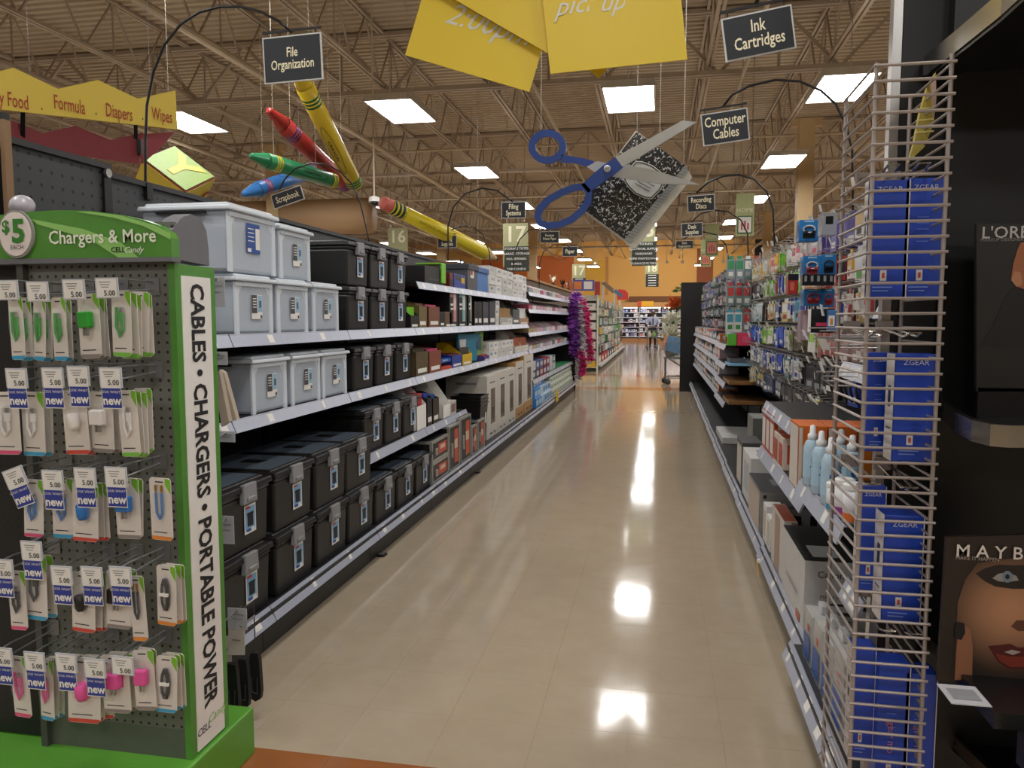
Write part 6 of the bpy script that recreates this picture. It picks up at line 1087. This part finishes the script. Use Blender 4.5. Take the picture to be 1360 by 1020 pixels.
# ---- shopper with a cart ----
PY = 36.8; PX = onZ(867, 461, 0).x
cart('shopping cart pushed by the shopper in the distance', PX-.02, PY-.75, 0)
for k, (dx, dy, c, lab) in enumerate(((-.12, -.15, 'd8d0c0', 'white bag of groceries in the far cart'), (.08, -.2, '8fa860', 'green bag of vegetables in the far cart'), (.0, .12, '2a2a2c', 'black bag in the far cart'))):
    c0 = Vector((PX-.02+dx, PY-.75+dy, .56)); tag(MB().lathe([(.06, 0), (.1, .05), (.09, .16), (.03, .24), (.05, .28)], c0, 10).build('grocery_bag', M(c, .6, var=.2), smooth=True), lab, 'bag')
def person():
    me = bpy.data.meshes.new('person'); V = []; E = []; R = []
    def v(p, r, par=None):
        V.append(p); R.append(r); i = len(V)-1
        if par is not None: E.append((par, i))
        return i
    pel = v((0, 0, .95), .155); ab = v((0, -.01, 1.12), .15, pel); ch = v((0, 0, 1.32), .165, ab); nb = v((0, .0, 1.47), .075, ch); nk = v((0, -.01, 1.54), .055, nb); hd = v((0, -.02, 1.64), .092, nk); tp = v((0, -.015, 1.74), .07, hd); nose = v((0, -.12, 1.635), .018, hd)
    for s in (-1, 1):
        ear = v((s*.1, -.01, 1.64), .02, hd)
        sh = v((s*.19, .0, 1.42), .075, ch); el = v((s*.29, -.03, 1.17), .055, sh)
        wr = v((s*.17, -.24, 1.08 if s > 0 else 1.13), .04, el); pm = v((s*.13, -.31, 1.08 if s > 0 else 1.15), .036, wr)
        for q in range(4): f1 = v((s*(.10+.02*q), -.36, 1.065+.02*(q % 2)+(.06 if s < 0 else 0)), .011, pm); v((s*(.09+.02*q), -.385, 1.04+(.06 if s < 0 else 0)), .009, f1)
        th = v((s*.075, -.33, 1.10+(.06 if s < 0 else 0)), .012, pm)
        hp = v((s*.095, 0, .88), .105, pel); kn = v((s*.11, -.02, .50), .068, hp); an = v((s*.11, .02, .11), .045, kn); ft = v((s*.12, -.06, .055), .042, an); v((s*.125, -.17, .04), .034, ft)
    me.from_pydata(V, E, []); o = bpy.data.objects.new('tmp', me); TS.collection.objects.link(o); m = o.modifiers.new('s', 'SKIN'); m.use_smooth_shade = True; sub = o.modifiers.new('u', 'SUBSURF'); sub.levels = 2
    for i, r in enumerate(R): me.skin_vertices[0].data[i].radius = (r, r)
    me.skin_vertices[0].data[0].use_root = True
    vl = TS.view_layers[0]; vl.update(); body = bpy.data.meshes.new_from_object(o.evaluated_get(vl.depsgraph)); bpy.data.objects.remove(o); body.name = 'person'
    body.materials.clear()
    for m_ in (M('6b4a38', .55), M('b9c0d8', .7, bump=.2), M('22232a', .7), M('15110f', .7), M('1a1a1b', .5)): body.materials.append(m_)
    for p_ in body.polygons:
        c = p_.center; z = c.z; k = 1
        if z > 1.49: k = 0 if (z < 1.69 and not (c.y > .04 and z > 1.57)) else 3
        elif c.y < -.22: k = 0
        elif z < .98: k = 2 if z > .09 else 4
        p_.material_index = k; p_.use_smooth = True
    b = bpy.data.objects.new('person', body); COL.objects.link(b); b.location = (PX, PY, 0); WLOC[b.name] = Vector((PX, PY, 0)); b.scale = (1, 1, 1.0)
    tag(b, 'shopper in a pale blue shirt and dark trousers pushing a cart', 'person')
    for s in (-1, 1): MB().lathe([(.012, 0), (.006, .006)], (PX+s*.035, PY-.105, 1.65), 8, ax=(0, -1, 0)).build('eye', M('101010', .3), b)
    MB().box(PX-.03, PX+.03, PY-.108, PY-.098, 1.585, 1.595).build('mouth', M('5a2f28', .5), b); MB().box(PX-.025, PX+.025, PY-.19, PY-.172, 1.1, 1.42).build('tie', M('1d1d24', .6), b)
    return b
person()
p = Vector((PX-.13, PY-.36, 1.16)); tag(MB().box(p.x-.035, p.x+.035, p.y-.012, p.y, p.z-.03, p.z+.09).build('mobile_phone', BLKM, bevel=.004), 'black phone held in the hand of the shopper', 'phone')
# ---- back wall shelving ----
YW = 48.6
for u in range(5):
    x0 = -4.0+1.42*u; x1 = x0+1.40; t = thing('wall_shelf_unit', 'white wall shelf unit at the far end, %s from left' % ORD[u], 'shelving unit', ((x0+x1)/2, YW+.2, 0), 'wall shelf units at the far end')
    MB().box(x0, x1, YW+.4, YW+.45, 0, 2.1).build('back_panel', M('4a4a50', .6), t); MB().box(x0, x1, YW-.05, YW+.45, 2.1, 2.42).build('header', M('b98a54', .6), t); MB().box(x0, x1, YW-.1, YW+.4, 0, .18).build('base', M('a5764a', .6), t)
    MB().box(x0, x0+.03, YW, YW+.4, .18, 2.1).build('side_panel', M('cfcfd2', .5), t)
    for r in range(6):
        z = .3+.3*r; MB().box(x0+.03, x1, YW, YW+.4, z-.04, z).build('shelf', M('d5d8e0', .4), t)
        k = 0; x = x0+.06
        while x < x1-.16 and k < 9:
            w_ = random.choice((.1, .13, .17)); 
            if random.random() < .78:
                carton('household_pack', 'pack on far wall unit, %s unit, %s shelf up, %s along' % (ORD[u], ORD[r], ORD[k]), 'pack', x, x+w_, YW+.03, YW+.2, z+.001, z+random.uniform(.12, .22), M(random.choice(('dfe3ee', '8a94c0', 'e6e6ea', '4a5a9a', 'c9cfe0', '2a2a30', 'e0b0b0')), .4), [('-Y', .5, .5, .6, .4, M(random.choice(('ffffff', '5a6ab0', 'b03a4a', 'c9d0e0')), .4))], 'packs on the far wall shelves', 0)
            x += w_+.02; k += 1
a, b = onY(852, 400, YW-.1), onY(868, 407, YW-.1); o = tag(MB().box(a.x, b.x, YW-.12, YW-.06, b.z, a.z).build('shelf_topper_sign', M('e0a81f', .5)), 'yellow and red sign on top of the far wall shelves', 'sign'); MB().box(a.x-.22, a.x, YW-.12, YW-.06, b.z, a.z).build('red_block', M('c8452f', .5), o); MB().box((a.x+b.x)/2-.05, (a.x+b.x)/2+.05, YW-.05, YW, 2.42, a.z).build('sign_post', STEEL, o)
p, q = onY(1003, 318, BW), onY(1040, 345, BW); MB().box(p.x, q.x+2, BW-.05, BW-.004, 0, p.z).build('dark_panel', M('1f1b18', .6), wb)
# tall beige cabinet behind the right run
a, b = onY(984, 356, 17.4), onY(1012, 400, 17.4); t = thing('storage_cabinet', 'tall beige cabinet with dark frame behind the right run', 'cabinet', ((a.x+b.x)/2, 17.6, 0)); MB().box(a.x, b.x, 17.4, 17.9, 0, a.z).build('body', M('2a2420', .5), t); MB().box(a.x+.04, b.x-.04, 17.37, 17.4, .1, a.z-.12).build('door', M('8a7f70', .5), t); MB().box(b.x-.09, b.x-.07, 17.35, 17.37, 1.0, 1.2).build('handle', STEEL, t)
# glow strips added under wall-unit headers to brighten shelves; track spots washing the wall
sl = emitter('added_shelf_glow', (.92, .96, 1.0), 7.0)
for o in [o for o in COL.objects if o.name.startswith('wall_shelf_unit')]:
    x = o.location.x; MB().box(x-.6, x+.6, YW-.03, YW+.02, 2.06, 2.095).build('added_glow_strip', sl, o)
for k, px in enumerate((700, 790, 885, 906, 960)):
    p = onY(px, 380, 44.0); p.z = 4.6; t = thing('track_spot', 'track spotlight aimed at the tan back wall, %s from left' % ORD[k], 'light', tuple(p), 'track spotlights'); MB().lathe([(.05, 0), (.09, .18)], p, 12, ax=(0, 1, -.35)).build('shade', WHITE, t); MB().tube([p, (p.x, p.y, DECK)], .015, 6).build('drop_pole', tan3, t)
    ld = bpy.data.lights.new('spot_bulb', 'SPOT'); ld.energy = 210; ld.spot_size = math.radians(130); ld.spot_blend = 1; ld.color = (1, .9, .75); ld.shadow_soft_size = .1; lo = bpy.data.objects.new('bulb', ld); COL.objects.link(lo); lo.parent = t; lo.location = (0, .25, -.05); lo.rotation_euler = (math.radians(80), 0, 0)
# small clips and flags by the shelf feet
for k, (px, py, lab) in enumerate(((507, 738, 'small black floor clip by the left kick plate, nearer'), (634, 628, 'small black floor clip by the left kick plate, farther'), (1059, 905, 'small black floor clip by the right shelf foot'))):
    p = onZ(px, py, 0); o = tag(MB().box(p.x-.025, p.x+.025, p.y-.03, p.y+.03, 0, .012, 0, .85).build('floor_clip', BLACK), lab, 'clip'); patch(MB(), (p.x, p.y, .012), XP, YP, .03, .02).build('label_sticker', GREY, o)
x = XL(3.2); p = onX(1008, 770, x-.01); o = tag(MB().plate([(x-.012, p.y-.03, .10), (x-.012, p.y+.03, .10), (x-.02, p.y+.03, .165), (x-.02, p.y-.03, .165)], (-.002, 0, 0)).build('price_flag', M('e0a81f', .5)), 'small yellow flag on the right bottom price rail', 'price tag'); MB().box(x-.02, x-.008, p.y-.01, p.y+.01, .16, .175).build('flag_clip', WHITE, o)
